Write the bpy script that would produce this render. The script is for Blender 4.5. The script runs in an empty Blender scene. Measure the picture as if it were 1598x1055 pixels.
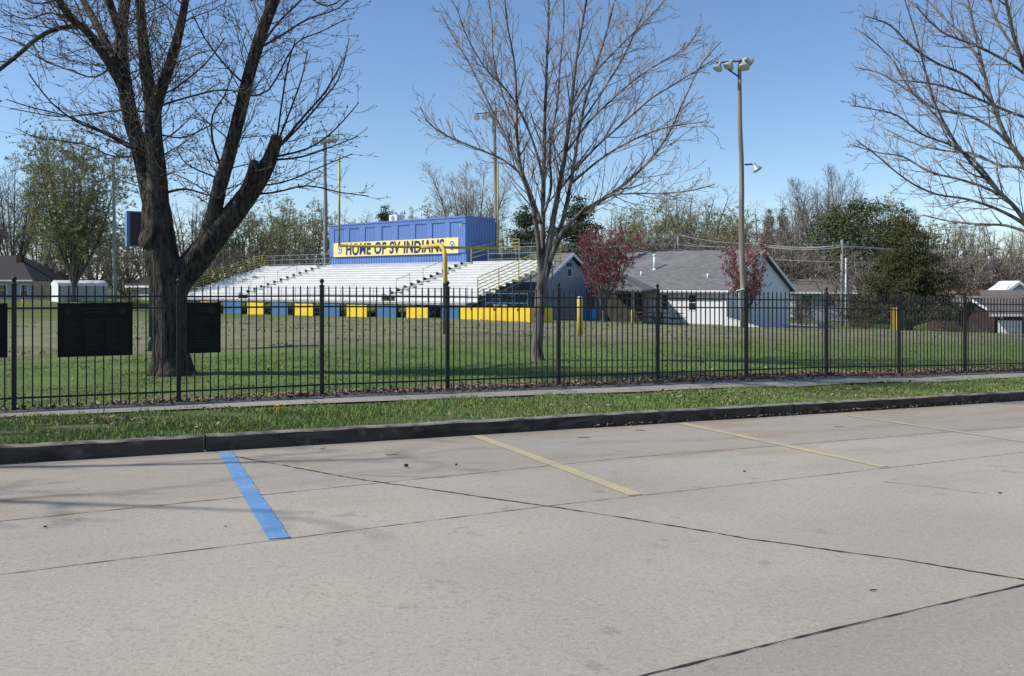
import bpy, math, random
import numpy as np
from mathutils import Vector, Matrix, Quaternion
R = math.radians
V = Vector
rnd = random.Random(7)
scene = bpy.context.scene
COL = scene.collection

# ------------------------------------------------------------------ camera numbers
F = 1350.0; CX = 799.0; YH = 445.0; EYE = 1.6
def P(px, py, Y):                       # photograph pixel at a known distance -> world point
    return V(((px-CX)/F*Y, Y, EYE-(py-YH)/F*Y))
def lotz(X, Y): return -.01*X-.034*Y
def LP(px, py, dz=0.0):                 # photograph pixel on the sloping car park -> world point
    Y = F*EYE/(py-(491+.01*(px-CX)))
    X = (px-CX)/F*Y
    return V((X, Y, lotz(X, Y)+dz))

# ------------------------------------------------------------------ materials
def M(name, col, rough=.8, var=(), bump=None, metal=0.0, spec=.3, island=None, coords='Object'):
    m = bpy.data.materials.new(name); m.use_nodes = True
    nt = m.node_tree; N = nt.nodes; L = nt.links
    b = N['Principled BSDF']; b.inputs['Roughness'].default_value = rough
    b.inputs['Metallic'].default_value = metal; b.inputs['Specular IOR Level'].default_value = spec
    tc = N.new('ShaderNodeTexCoord')
    rgb = N.new('ShaderNodeRGB'); rgb.outputs[0].default_value = (*col, 1)
    cur = rgb.outputs[0]
    for (sc, c2, lo, hi) in var:
        nz = N.new('ShaderNodeTexNoise'); nz.inputs['Detail'].default_value = 5
        if isinstance(sc, tuple):
            mp = N.new('ShaderNodeMapping'); mp.inputs['Scale'].default_value = sc
            L.new(tc.outputs[coords], mp.inputs[0]); L.new(mp.outputs[0], nz.inputs['Vector']); nz.inputs['Scale'].default_value = 1
        else:
            L.new(tc.outputs[coords], nz.inputs['Vector']); nz.inputs['Scale'].default_value = sc
        mr = N.new('ShaderNodeMapRange'); mr.inputs[1].default_value = lo; mr.inputs[2].default_value = hi
        L.new(nz.outputs[0], mr.inputs[0])
        mx = N.new('ShaderNodeMix'); mx.data_type = 'RGBA'; mx.inputs[7].default_value = (*c2, 1)
        L.new(mr.outputs[0], mx.inputs[0]); L.new(cur, mx.inputs[6]); cur = mx.outputs[2]
    if island:
        g = N.new('ShaderNodeNewGeometry'); rp = N.new('ShaderNodeValToRGB')
        el = rp.color_ramp.elements
        for i, c in enumerate(island):
            e = el[i] if i < 2 else el.new(0)
            e.position = i/(len(island)-1); e.color = (*c, 1)
        for i, c in enumerate(island):
            el[i].position = i/(len(island)-1); el[i].color = (*c, 1)
        L.new(g.outputs['Random Per Island'], rp.inputs[0]); cur = rp.outputs[0]
    L.new(cur, b.inputs['Base Color'])
    if bump:
        sc, st, di = bump
        nz = N.new('ShaderNodeTexNoise'); nz.inputs['Detail'].default_value = 6
        if isinstance(sc, tuple):
            mp = N.new('ShaderNodeMapping'); mp.inputs['Scale'].default_value = sc
            L.new(tc.outputs[coords], mp.inputs[0]); L.new(mp.outputs[0], nz.inputs['Vector']); nz.inputs['Scale'].default_value = 1
        else:
            L.new(tc.outputs[coords], nz.inputs['Vector']); nz.inputs['Scale'].default_value = sc
        bp = N.new('ShaderNodeBump'); bp.inputs['Strength'].default_value = st; bp.inputs['Distance'].default_value = di
        L.new(nz.outputs[0], bp.inputs['Height']); L.new(bp.outputs[0], b.inputs['Normal'])
    return m

def sidingmat(name, col, period, dark=.6, axis='z', rough=.6):
    """painted siding: lap lines cut into the board surface as bump"""
    m = M(name, col, rough, var=[(1.2, tuple(c*.82 for c in col), .5, .8)])
    nt = m.node_tree; N = nt.nodes; L = nt.links; b = N['Principled BSDF']
    tc = N.new('ShaderNodeTexCoord'); sp = N.new('ShaderNodeSeparateXYZ'); L.new(tc.outputs['Object'], sp.inputs[0])
    mt = N.new('ShaderNodeMath'); mt.operation = 'DIVIDE'; mt.inputs[1].default_value = period; L.new(sp.outputs['Z'], mt.inputs[0])
    fr = N.new('ShaderNodeMath'); fr.operation = 'FRACT'; L.new(mt.outputs[0], fr.inputs[0])
    bp = N.new('ShaderNodeBump'); bp.inputs['Strength'].default_value = .8; bp.inputs['Distance'].default_value = .02
    L.new(fr.outputs[0], bp.inputs['Height']); L.new(bp.outputs[0], b.inputs['Normal'])
    return m

MT = {}
MT['fence'] = M('black_painted_steel', (.019,.019,.0195), .48, var=[(3.0,(.03,.03,.03),.5,.8)], spec=.3)
MT['plaque'] = M('dark_bronze', (.006,.0055,.005), .6, var=[(4.0,(.010,.009,.007),.4,.7)], metal=.0, spec=.2)
MT['plaque_text'] = M('dark_bronze_relief', (.016,.015,.013), .5, spec=.25)
MT['bark_dark'] = M('silver_maple_bark', (.072,.062,.052), .95, var=[((16,16,2.4),(.022,.018,.015),.44,.58),(1.5,(.16,.14,.115),.55,.8)], bump=((20,20,3.2),1.0,.12))
MT['twig_dark'] = M('maple_twig_bark', (.15,.122,.102), .9, var=[(2.0,(.24,.20,.17),.5,.8)])
MT['bud'] = M('maple_bud', (.09,.065,.04), .8, island=[(.12,.075,.05),(.18,.155,.075),(.14,.09,.06)])
MT['bark_grey'] = M('young_tree_bark', (.165,.148,.128), .92, var=[((7,7,1.8),(.05,.043,.037),.46,.6),(2.2,(.22,.205,.18),.55,.7)], bump=((16,16,3.0),.9,.05))
MT['twig_grey'] = M('young_tree_twig', (.24,.205,.18), .9, var=[(1.0,(.15,.12,.105),.45,.7)])
MT['bark_far'] = M('far_tree_bark', (.15,.13,.11), .95, var=[(1.0,(.09,.078,.066),.4,.7)])
MT['twig_far'] = M('far_twig', (.27,.23,.20), .95, var=[(.5,(.20,.165,.14),.4,.7)])
MT['leaf_bud'] = M('opening_leaf', (.2,.22,.06), .8, island=[(.20,.22,.07),(.29,.31,.10),(.25,.24,.10)])
MT['leaf_olive'] = M('olive_leaf', (.15,.15,.05), .8, island=[(.17,.19,.055),(.26,.27,.085),(.23,.20,.09)])
MT['leaf_red'] = M('maroon_leaf', (.12,.03,.035), .8, island=[(.19,.045,.05),(.27,.07,.075),(.15,.045,.05)])
MT['leaf_pine'] = M('pine_needle', (.04,.06,.03), .8, island=[(.04,.058,.034),(.075,.10,.052),(.06,.075,.042)])
MT['leaf_round'] = M('round_evergreen_needle', (.06,.08,.03), .8, island=[(.05,.072,.03),(.10,.13,.052),(.07,.09,.038)])
MT['leaf_cedar'] = M('cedar_foliage', (.06,.06,.02), .85, island=[(.034,.038,.015),(.085,.080,.028),(.055,.056,.021)])
MT['leaf_shrub'] = M('shrub_leaf', (.05,.06,.02), .85, island=[(.075,.07,.045),(.11,.11,.055),(.12,.095,.065)])
MT['white_alu'] = M('white_aluminium_plank', (.66,.66,.65), .5, var=[(.7,(.54,.54,.53),.46,.8),((9,9,.5),(.58,.58,.57),.5,.75)], spec=.4)
MT['steel'] = M('galvanised_steel', (.35,.36,.37), .45, var=[(2.0,(.25,.26,.27),.4,.7)], metal=.3)
MT['dark_steel'] = M('dark_steel', (.05,.05,.055), .6, var=[(2.0,(.03,.03,.03),.4,.7)])
MT['yellow'] = M('yellow_paint', (.80,.55,.035), .55, var=[(1.5,(.66,.44,.03),.5,.75)])
MT['yellow_rail'] = M('weathered_yellow_paint', (.50,.42,.05), .6, var=[(2.5,(.33,.28,.05),.45,.7)])
MT['yellow_post'] = M('scuffed_yellow_paint', (.60,.42,.07), .6, var=[((6,6,2),(.42,.28,.06),.55,.7),(3.0,(.75,.56,.16),.55,.75)])
MT['blue_panel'] = M('blue_plywood', (.055,.15,.30), .6, var=[(1.3,(.05,.12,.23),.45,.75)])
MT['blue_box'] = M('blue_metal_siding', (.125,.22,.50), .5, var=[((.7,.7,.25),(.105,.185,.42),.45,.75)])
MT['blue_trim'] = M('blue_trim', (.12,.21,.47), .5, var=[(1.0,(.10,.175,.40),.45,.75)])
MT['sign_yellow'] = M('cream_yellow_sign', (.80,.68,.26), .6, var=[(1.1,(.72,.60,.22),.45,.75)])
MT['sign_blue'] = M('navy_letter_paint', (.018,.022,.12), .55, var=[(2.0,(.03,.035,.15),.45,.7)])
MT['sign_white'] = M('emblem_white', (.7,.68,.62), .6)
MT['blue_paint'] = M('blue_bin_plastic', (.02,.10,.42), .4)
MT['lightblue'] = M('light_blue_plastic', (.12,.36,.65), .35)
MT['house_white'] = sidingmat('white_lap_siding', (.80,.80,.81), .2)
MT['house_blue'] = sidingmat('pale_blue_siding', (.36,.40,.46), .2)
MT['house_cream'] = sidingmat('cream_siding', (.55,.53,.48), .2)
MT['roof_grey'] = M('grey_shingles', (.165,.162,.165), .9, var=[((2.2,2.2,9),(.115,.112,.115),.4,.65),(.5,(.21,.205,.205),.5,.8)], bump=((6,6,18),.5,.03))
MT['roof_dark'] = M('dark_shingles', (.04,.037,.037), .9, var=[((3,3,12),(.045,.042,.04),.4,.65)], bump=((6,6,18),.5,.03))
MT['roof_brown'] = M('brown_shingles', (.16,.14,.125), .9, var=[((2,2,9),(.12,.10,.09),.4,.65)], bump=((6,6,18),.5,.03))
MT['roof_red'] = M('red_brown_shingles', (.17,.085,.065), .9, var=[((2,2,9),(.13,.065,.05),.4,.65)])
MT['brick'] = M('red_brick', (.085,.048,.04), .9, var=[(6.0,(.05,.03,.026),.4,.65)])
MT['white_paint'] = M('white_trim_paint', (.78,.78,.77), .5, var=[(2.0,(.68,.68,.67),.5,.8)])
MT['glass'] = M('dark_window_glass', (.02,.025,.03), .08, spec=.6)
MT['pole_wood'] = M('weathered_pole_wood', (.27,.235,.195), .9, var=[((7,7,.7),(.165,.14,.115),.42,.65)], bump=((14,14,1.0),.5,.02))
MT['pole_grey'] = M('grey_pole', (.30,.29,.27), .8, var=[((7,7,.7),(.2,.19,.18),.42,.65)])
MT['pole_green'] = M('green_painted_steel', (.025,.065,.06), .5, var=[(3.0,(.04,.085,.075),.5,.7)])
MT['lamp_shell'] = M('aluminium_lamp_shell', (.44,.45,.45), .45, var=[(4.0,(.32,.33,.33),.45,.7)], metal=.25)
MT['lamp_lens'] = M('lamp_lens_glass', (.50,.55,.52), .15, spec=.6)
MT['wire'] = M('cable', (.45,.45,.46), .6)
MT['score_face'] = M('scoreboard_face', (.03,.028,.05), .5, var=[(2.5,(.12,.03,.04),.62,.72)])
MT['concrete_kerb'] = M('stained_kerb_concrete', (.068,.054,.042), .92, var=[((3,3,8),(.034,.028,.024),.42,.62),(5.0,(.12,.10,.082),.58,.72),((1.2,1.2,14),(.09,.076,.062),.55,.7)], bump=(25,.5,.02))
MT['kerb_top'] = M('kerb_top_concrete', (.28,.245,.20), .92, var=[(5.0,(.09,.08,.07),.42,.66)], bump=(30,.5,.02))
MT['sidewalk'] = M('sidewalk_concrete', (.32,.29,.25), .92, var=[(.9,(.24,.215,.185),.42,.7),(14.0,(.27,.24,.205),.5,.7)], bump=(60,.3,.01))
MT['joint'] = M('pavement_joint_dirt', (.10,.083,.068), .95, var=[(9.0,(.19,.16,.13),.45,.62)])
MT['crack'] = M('pavement_crack_tar', (.035,.032,.032), .9, var=[(5.0,(.11,.10,.092),.54,.66)])
MT['grass'] = M('grass_blade', (.06,.1,.02), .7, island=[(.105,.18,.032),(.16,.27,.05),(.20,.30,.065),(.34,.30,.16),(.12,.215,.04),(.15,.25,.05)])
MT['lawn'] = M('lawn_blade', (.06,.1,.02), .75, island=[(.095,.17,.038),(.135,.235,.052),(.165,.24,.068),(.25,.235,.12),(.11,.195,.042)])
MT['litter'] = M('dead_leaf', (.2,.13,.08), .85, island=[(.16,.085,.055),(.28,.19,.12),(.10,.06,.045),(.36,.28,.2),(.2,.11,.07)])
MT['dandelion'] = M('dandelion_yellow', (.75,.5,.02), .7)
MT['soil'] = M('sand_pile', (.36,.27,.18), .95, var=[(3.0,(.28,.2,.13),.4,.7)], bump=(8,.6,.05))
MT['wood_dark'] = M('dark_timber', (.09,.08,.075), .85, var=[((8,8,2),(.05,.045,.04),.4,.65)])
MT['debris'] = M('dark_debris', (.03,.025,.022), .9)

# ------------------------------------------------------------------ mesh helpers
ROOT = {}
class MB:
    def __init__(s): s.v = []; s.f = []
    def quad(s, a, b, c, d):
        i = len(s.v); s.v += [a, b, c, d]; s.f.append((i, i+1, i+2, i+3))
    def poly(s, pts):
        i = len(s.v); s.v += list(pts); s.f.append(tuple(range(i, i+len(pts))))
    def prism(s, pts, ext):
        n = len(pts); i = len(s.v)
        s.v += [V(p) for p in pts]+[V(p)+ext for p in pts]
        s.f.append(tuple(range(i+n-1, i-1, -1))); s.f.append(tuple(range(i+n, i+2*n)))
        for k in range(n):
            k2 = (k+1) % n
            s.f.append((i+k, i+k2, i+n+k2, i+n+k))
    def box(s, o, a, b, c):              # corner + three edge vectors
        o, a, b, c = V(o), V(a), V(b), V(c)
        if a.cross(b).dot(c) < 0: a, b = b, a
        i = len(s.v)
        s.v += [o, o+a, o+a+b, o+b, o+c, o+a+c, o+a+b+c, o+b+c]
        for q in ((3,2,1,0),(4,5,6,7),(0,1,5,4),(1,2,6,5),(2,3,7,6),(3,0,4,7)):
            s.f.append(tuple(i+k for k in q))
    def tube(s, pts, rad, sides=6, cap=True, rough=0.0, rg=None):
        n = len(pts)
        if n < 2: return
        i0 = len(s.v)
        t = (pts[1]-pts[0]).normalized()
        u = t.orthogonal().normalized()
        side = [1+(rg.random()-.5)*2*rough for j in range(sides)] if rough else None
        for k in range(n):
            if 0 < k < n-1: t2 = (pts[k+1]-pts[k-1])
            elif k == 0: t2 = pts[1]-pts[0]
            else: t2 = pts[-1]-pts[-2]
            if t2.length > 1e-9: t = t2.normalized()
            u = (u-t*u.dot(t))
            u = u.normalized() if u.length > 1e-6 else t.orthogonal().normalized()
            w = t.cross(u); r = rad[k]; p = pts[k]
            for j in range(sides):
                a = 6.28318*j/sides
                rr = r*side[j]*(1+rough*.45*(rg.random()-.5)*2) if rough else r
                s.v.append(p+u*(math.cos(a)*rr)+w*(math.sin(a)*rr))
        for k in range(n-1):
            b = i0+k*sides
            for j in range(sides):
                j2 = (j+1) % sides
                s.f.append((b+j, b+j2, b+sides+j2, b+sides+j))
        if cap:
            s.f.append(tuple(i0+sides-1-j for j in range(sides)))
            s.f.append(tuple(i0+(n-1)*sides+j for j in range(sides)))
    def bar(s, a, b, r, sides=6): s.tube([V(a), V(b)], [r, r], sides)
    def lathe(s, base, axis, prof, sides=12):
        axis = V(axis).normalized(); base = V(base)
        s.tube_l([base+axis*h for h, r in prof], axis, [r for h, r in prof], sides)
    def tube_l(s, pts, axis, rad, sides):
        u = axis.orthogonal().normalized(); w = axis.cross(u); i0 = len(s.v); n = len(pts)
        for p, r in zip(pts, rad):
            for j in range(sides):
                a = 6.28318*j/sides; s.v.append(p+u*(math.cos(a)*r)+w*(math.sin(a)*r))
        for k in range(n-1):
            b = i0+k*sides
            for j in range(sides):
                j2 = (j+1) % sides; s.f.append((b+j, b+j2, b+sides+j2, b+sides+j))
        s.f.append(tuple(i0+sides-1-j for j in range(sides))); s.f.append(tuple(i0+(n-1)*sides+j for j in range(sides)))
    def build(s, name, mat, parent=None, loc=None, smooth=False):
        if parent is not None: off = ROOT[parent.name]
        elif loc is not None: off = V(loc)
        else: off = V((0,0,0))
        me = bpy.data.meshes.new(name)
        me.from_pydata([(p[0]-off[0], p[1]-off[1], p[2]-off[2]) for p in s.v], [], s.f)
        if smooth: me.polygons.foreach_set('use_smooth', [True]*len(me.polygons))
        me.materials.append(MT[mat] if isinstance(mat, str) else mat)
        o = bpy.data.objects.new(name, me); COL.objects.link(o)
        if parent is not None: o.parent = parent
        else: o.location = off
        ROOT[o.name] = off
        return o
def tag(o, label=None, cat=None, group=None, kind=None):
    if label: o['label'] = label
    if cat: o['category'] = cat
    if group: o['group'] = group
    if kind: o['kind'] = kind
    return o
def thing(name, label, cat, loc, group=None):
    o = bpy.data.objects.new(name, None); COL.objects.link(o); o.location = loc; o.empty_display_size = .2
    ROOT[o.name] = V(loc)
    return tag(o, label, cat, group)
def dup(o, loc, rz=0, sc=(1,1,1), label=None, group=None):
    def rec(src, par):
        c = src.copy(); COL.objects.link(c); c.parent = par
        for ch in list(src.children): rec(ch, c)
        return c
    c = rec(o, None)
    c.location = loc; c.rotation_euler = (0, 0, rz); c.scale = sc
    if label: c['label'] = label
    if group: c['group'] = group
    return c
def np_mesh(name, verts, faces_n, nper, mat):
    """verts (N,3) float array where every nper vertices make one face"""
    nf = len(verts)//nper
    me = bpy.data.meshes.new(name)
    me.vertices.add(len(verts)); me.vertices.foreach_set('co', verts.astype(np.float32).ravel())
    me.loops.add(len(verts)); me.loops.foreach_set('vertex_index', np.arange(len(verts), dtype=np.int32))
    me.polygons.add(nf); me.polygons.foreach_set('loop_start', np.arange(0, len(verts), nper, dtype=np.int32))
    me.update(calc_edges=True); me.validate()
    me.materials.append(MT[mat]); return me
Z3 = V((0,0,1))

# ------------------------------------------------------------------ ground frame
KD = V((.8836,.4683,0)).normalized(); KN = V((-.4683,.8836,0)).normalized(); K0 = V((0,11.73,0))
def ST(s, t):
    p = K0+KD*s+KN*t; return p.x, p.y
FENCE = []                                # fence post feet, from the photograph
FY = [643,631,619,611,604,597,592,587,585,582]
for i in range(-1, 12):
    Y = 12.8*(1+.075*i); x = (22+277.8*i)/(1+.075*i)
    X = (x-CX)/F*Y
    if 0 <= i <= 9: z = EYE-(FY[i]-YH)/F*Y
    elif i < 0: z = EYE-(FY[0]-YH)/F*12.8-.0
    else: z = -.62
    FENCE.append(V((X, Y, z)))
FD = (FENCE[10]-FENCE[1]); FD.z = 0; FD.normalize(); FN = V((-FD.y, FD.x, 0))
F0 = FENCE[1].copy()
ctrl = [tuple(p) for p in FENCE]
for s in (-40,-25,-14,-8,-4,0,4,8,12,18,26,40,60):
    for t in (.02, .16):
        X, Y = ST(s, t); ctrl.append((X, Y, lotz(X, Y)+.175))
    X, Y = ST(s, 2.4); ctrl.append((X, Y, lotz(X, Y)+.16))
for (px, py, Y) in ((270,583,18),(840,562,22),(905,524,34.5),(1158,511,42),(1133,510,58),(1232,511,66.4),(850,502,49.5),(720,497,52),
    (400,491,63),(310,489,70),(130,470,75),(20,467,80),(1570,520,50),(1400,517,50),(1280,500,85),(1575,530,75),(985,506,52),(940,502,55),
    (1040,507,57),(1403,515,48),(236,548,24.5),(700,517,30)):
    p = P(px, py, Y); ctrl.append(tuple(p))
for (X, Y, z) in ((-60,40,0),(-120,120,1),(0,130,.6),(80,130,.3),(150,150,0),(0,300,2),(-250,250,3),(250,250,2),(120,60,-1.2),(60,30,-.9),(200,20,-1),(-100,0,0),(-40,15,-.1)):
    ctrl.append((X, Y, z))
CT = np.array(ctrl)
def _kern(r): return r
n = len(CT)
A = np.zeros((n+3, n+3)); D = np.linalg.norm(CT[:,None,:2]-CT[None,:,:2], axis=2)
A[:n,:n] = _kern(D)-np.eye(n)*.05; A[:n,n] = 1; A[:n,n+1:] = CT[:,:2]; A[n,:n] = 1; A[n+1:,:n] = CT[:,:2].T
W_ = np.linalg.solve(A, np.concatenate([CT[:,2], np.zeros(3)]))
def zgrid(XY):
    d = np.linalg.norm(XY[:,None,:]-CT[None,:,:2], axis=2)
    return _kern(d)@W_[:n]+W_[n]+XY@W_[n+1:]
def zat(X, Y): return float(zgrid(np.array([[X, Y]]))[0])
def G(px, Y, dz=0.0):
    X = (px-CX)/F*Y; return V((X, Y, zat(X, Y)+dz))

# ------------------------------------------------------------------ terrain (lawn and field)
def field_material():
    m = bpy.data.materials.new('field_ground'); m.use_nodes = True
    nt = m.node_tree; N = nt.nodes; L = nt.links; b = N['Principled BSDF']; b.inputs['Roughness'].default_value = .95
    b.inputs['Specular IOR Level'].default_value = .1
    g = N.new('ShaderNodeNewGeometry')
    dt = N.new('ShaderNodeVectorMath'); dt.operation = 'DOT_PRODUCT'; dt.inputs[1].default_value = tuple(FN)
    L.new(g.outputs['Position'], dt.inputs[0])
    def noise(sc, det=6, rough=.6):
        nz = N.new('ShaderNodeTexNoise'); nz.inputs['Scale'].default_value = sc; nz.inputs['Detail'].default_value = det
        nz.inputs['Roughness'].default_value = rough; L.new(g.outputs['Position'], nz.inputs['Vector']); return nz.outputs[0]
    def math_(op, a, b_):
        q = N.new('ShaderNodeMath'); q.operation = op
        for i, x in enumerate((a, b_)):
            if isinstance(x, (int, float)): q.inputs[i].default_value = x
            else: L.new(x, q.inputs[i])
        return q.outputs[0]
    n1 = noise(.35); n2 = noise(2.2); n3 = noise(14)
    d = math_('SUBTRACT', dt.outputs['Value'], F0.dot(FN))
    d2 = math_('ADD', d, math_('MULTIPLY', math_('SUBTRACT', n1, .5), 5.0))
    d3 = math_('ADD', d2, math_('MULTIPLY', math_('SUBTRACT', n2, .5), 2.2))
    mr = N.new('ShaderNodeMapRange'); mr.inputs[1].default_value = 0; mr.inputs[2].default_value = 60; L.new(d3, mr.inputs[0])
    rp = N.new('ShaderNodeValToRGB'); el = rp.color_ramp.elements
    stops = [(0,(.13,.15,.06)),(.02,(.15,.235,.06)),(.13,(.16,.24,.066)),(.158,(.18,.23,.08)),(.172,(.22,.20,.12)),(.21,(.265,.23,.155)),(.26,(.28,.255,.16)),(.40,(.265,.245,.15)),(.55,(.25,.24,.14)),(.7,(.15,.18,.06)),(1,(.12,.15,.05))]
    while len(el) < len(stops): el.new(.5)
    for e, (p, c) in zip(el, stops): e.position = p; e.color = (*c, 1)
    L.new(mr.outputs[0], rp.inputs[0])
    def mix(fac, c1, c2, blend='MIX'):
        mx = N.new('ShaderNodeMix'); mx.data_type = 'RGBA'; mx.blend_type = blend
        if isinstance(fac, (int, float)): mx.inputs[0].default_value = fac
        else: L.new(fac, mx.inputs[0])
        L.new(c1, mx.inputs[6])
        if isinstance(c2, tuple): mx.inputs[7].default_value = (*c2, 1)
        else: L.new(c2, mx.inputs[7])
        return mx.outputs[2]
    def rng(x, lo, hi):
        q = N.new('ShaderNodeMapRange'); q.inputs[1].default_value = lo; q.inputs[2].default_value = hi; L.new(x, q.inputs[0]); return q.outputs[0]
    c = mix(math_('MULTIPLY', rng(n2, .52, .72), .55), rp.outputs[0], (.17,.145,.085))
    c = mix(math_('MULTIPLY', rng(noise(.7), .44, .66), .7), c, (.085,.125,.038))
    c = mix(math_('MULTIPLY', rng(noise(.22), .5, .68), .5), c, (.20,.19,.10))
    c = mix(math_('MULTIPLY', rng(n3, .45, .75), .45), c, (.05,.06,.024))
    L.new(c, b.inputs['Base Color'])
    bp = N.new('ShaderNodeBump'); bp.inputs['Strength'].default_value = .9; bp.inputs['Distance'].default_value = .06
    L.new(noise(22), bp.inputs['Height']); L.new(bp.outputs[0], b.inputs['Normal'])
    return m
MT['field'] = field_material()
ss = np.unique(np.concatenate([np.linspace(-400,-60,18), np.linspace(-60,-16,23), np.linspace(-16,40,113), np.linspace(40,90,26), np.linspace(90,500,21)]))
tt = np.unique(np.concatenate([np.linspace(.12,8,33), np.linspace(8,70,90), np.linspace(70,150,21), np.linspace(150,600,19)]))
SS, TT = np.meshgrid(ss, tt)
XY = np.stack([K0.x+KD.x*SS.ravel()+KN.x*TT.ravel(), K0.y+KD.y*SS.ravel()+KN.y*TT.ravel()], 1)
ZZ = zgrid(XY)
rs = np.random.RandomState(3)
ZZ += np.where(TT.ravel() > 4, (rs.rand(len(ZZ))-.5)*.03, 0)
ns, nt_ = len(ss), len(tt)
faces = [(r*ns+c, r*ns+c+1, (r+1)*ns+c+1, (r+1)*ns+c) for r in range(nt_-1) for c in range(ns-1)]
me = bpy.data.meshes.new('field_ground'); me.from_pydata(np.column_stack([XY, ZZ]).tolist(), [], faces)
me.polygons.foreach_set('use_smooth', [True]*len(me.polygons)); me.materials.append(MT['field'])
o = bpy.data.objects.new('field_ground', me); COL.objects.link(o); tag(o, kind='structure')

# ------------------------------------------------------------------ car park
def lot_material(name, base, dark=1.0):
    m = bpy.data.materials.new(name); m.use_nodes = True
    nt = m.node_tree; N = nt.nodes; L = nt.links; b = N['Principled BSDF']; b.inputs['Roughness'].default_value = .9
    b.inputs['Specular IOR Level'].default_value = .15
    g = N.new('ShaderNodeNewGeometry')
    def dot(v, off):
        q = N.new('ShaderNodeVectorMath'); q.operation = 'DOT_PRODUCT'; q.inputs[1].default_value = tuple(v); L.new(g.outputs['Position'], q.inputs[0])
        s = N.new('ShaderNodeMath'); s.operation = 'SUBTRACT'; s.inputs[1].default_value = off; L.new(q.outputs['Value'], s.inputs[0]); return s.outputs[0]
    t = dot(KN, K0.dot(KN)); s_ = dot(KD, K0.dot(KD))
    def noise(sc, det=6, rough=.6, vec=None):
        nz = N.new('ShaderNodeTexNoise'); nz.inputs['Scale'].default_value = sc; nz.inputs['Detail'].default_value = det
        nz.inputs['Roughness'].default_value = rough
        L.new(vec if vec else g.outputs['Position'], nz.inputs['Vector']); return nz.outputs[0]
    cb = N.new('ShaderNodeCombineXYZ')          # streaks stretched along the kerb
    m1 = N.new('ShaderNodeMath'); m1.operation = 'MULTIPLY'; m1.inputs[1].default_value = .25; L.new(s_, m1.inputs[0])
    L.new(m1.outputs[0], cb.inputs[0]); L.new(t, cb.inputs[1])
    def rng(x, lo, hi, a=0., b_=1.):
        q = N.new('ShaderNodeMapRange'); q.interpolation_type = 'SMOOTHSTEP'
        q.inputs[1].default_value = lo; q.inputs[2].default_value = hi; q.inputs[3].default_value = a; q.inputs[4].default_value = b_; L.new(x, q.inputs[0]); return q.outputs[0]
    def mul(a, b_):
        q = N.new('ShaderNodeMath'); q.operation = 'MULTIPLY'; L.new(a, q.inputs[0])
        if isinstance(b_, (int, float)): q.inputs[1].default_value = b_
        else: L.new(b_, q.inputs[1])
        return q.outputs[0]
    rgb = N.new('ShaderNodeRGB'); rgb.outputs[0].default_value = (*base, 1); cur = rgb.outputs[0]
    def mix(fac, c2):
        nonlocal cur
        mx = N.new('ShaderNodeMix'); mx.data_type = 'RGBA'; L.new(fac, mx.inputs[0]); L.new(cur, mx.inputs[6]); mx.inputs[7].default_value = (*[c*dark for c in c2], 1); cur = mx.outputs[2]
    mix(mul(rng(noise(.17, 3), .40, .62), .5), (.35,.298,.25))
    mix(mul(rng(noise(.28, 4), .55, .72), .4), (.47,.43,.37))
    mix(mul(rng(t, -2.6, -2.4), .62), (.36,.312,.25))                    # the slab along the kerb is browner
    mix(mul(rng(noise(.45), .42, .68), .5), (.40,.36,.315))
    mix(mul(rng(noise(1.3), .5, .75), .35), (.43,.405,.37))
    mix(mul(mul(rng(noise(1.6, vec=cb.outputs[0]), .48, .64), rng(t, -4.6, -1.6)), .62), (.34,.24,.15))   # rusty dirt streaks
    mix(mul(rng(noise(.8, vec=cb.outputs[0]), .53, .7), .3), (.34,.29,.24))
    mix(mul(rng(noise(2.6, 5), .64, .70), .45), (.22,.19,.16))
    mix(mul(rng(t, -.35, -.02), .55), (.22,.195,.165))                      # dirt in the gutter
    mix(rng(noise(34, 4, .75), .48, .66, 0, .6), (.29,.258,.215))              # aggregate
    mix(rng(noise(62, 3, .7), .56, .68, 0, .62), (.62,.59,.54))
    mix(rng(noise(48, 3, .7), .62, .72, 0, .42), (.17,.15,.13))
    L.new(cur, b.inputs['Base Color'])
    bp = N.new('ShaderNodeBump'); bp.inputs['Strength'].default_value = .35; bp.inputs['Distance'].default_value = .008
    L.new(noise(90, 4, .7), bp.inputs['Height']); L.new(bp.outputs[0], b.inputs['Normal'])
    return m
MT['lot'] = lot_material('car_park_concrete', (.432,.380,.298), .88)
MT['street'] = lot_material('street_concrete', (.352,.318,.268), .80)
mb = MB()
def lotpt(s, t, dz=0): X, Y = ST(s, t); return V((X, Y, lotz(X, Y)+dz))
mb.quad(lotpt(-120,-90), lotpt(120,-90), lotpt(120,.02), lotpt(-120,.02))
tag(mb.build('car_park', 'lot'), kind='structure')
a, b = LP(1020,1052,.004), LP(1598,914,.004)
d = (b-a).normalized(); nrm = V((d.y,-d.x,0))
def lift(p, dz): return V((p.x, p.y, lotz(p.x, p.y)+dz))
mb = MB(); mb.quad(lift(a-d*60,.004), lift(a-d*60+nrm*50,.004), lift(b+d*80+nrm*50,.004), lift(b+d*80,.004))
mb.f[0] = mb.f[0][::1]
tag(mb.build('street_slab', 'street'), kind='structure')

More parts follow.
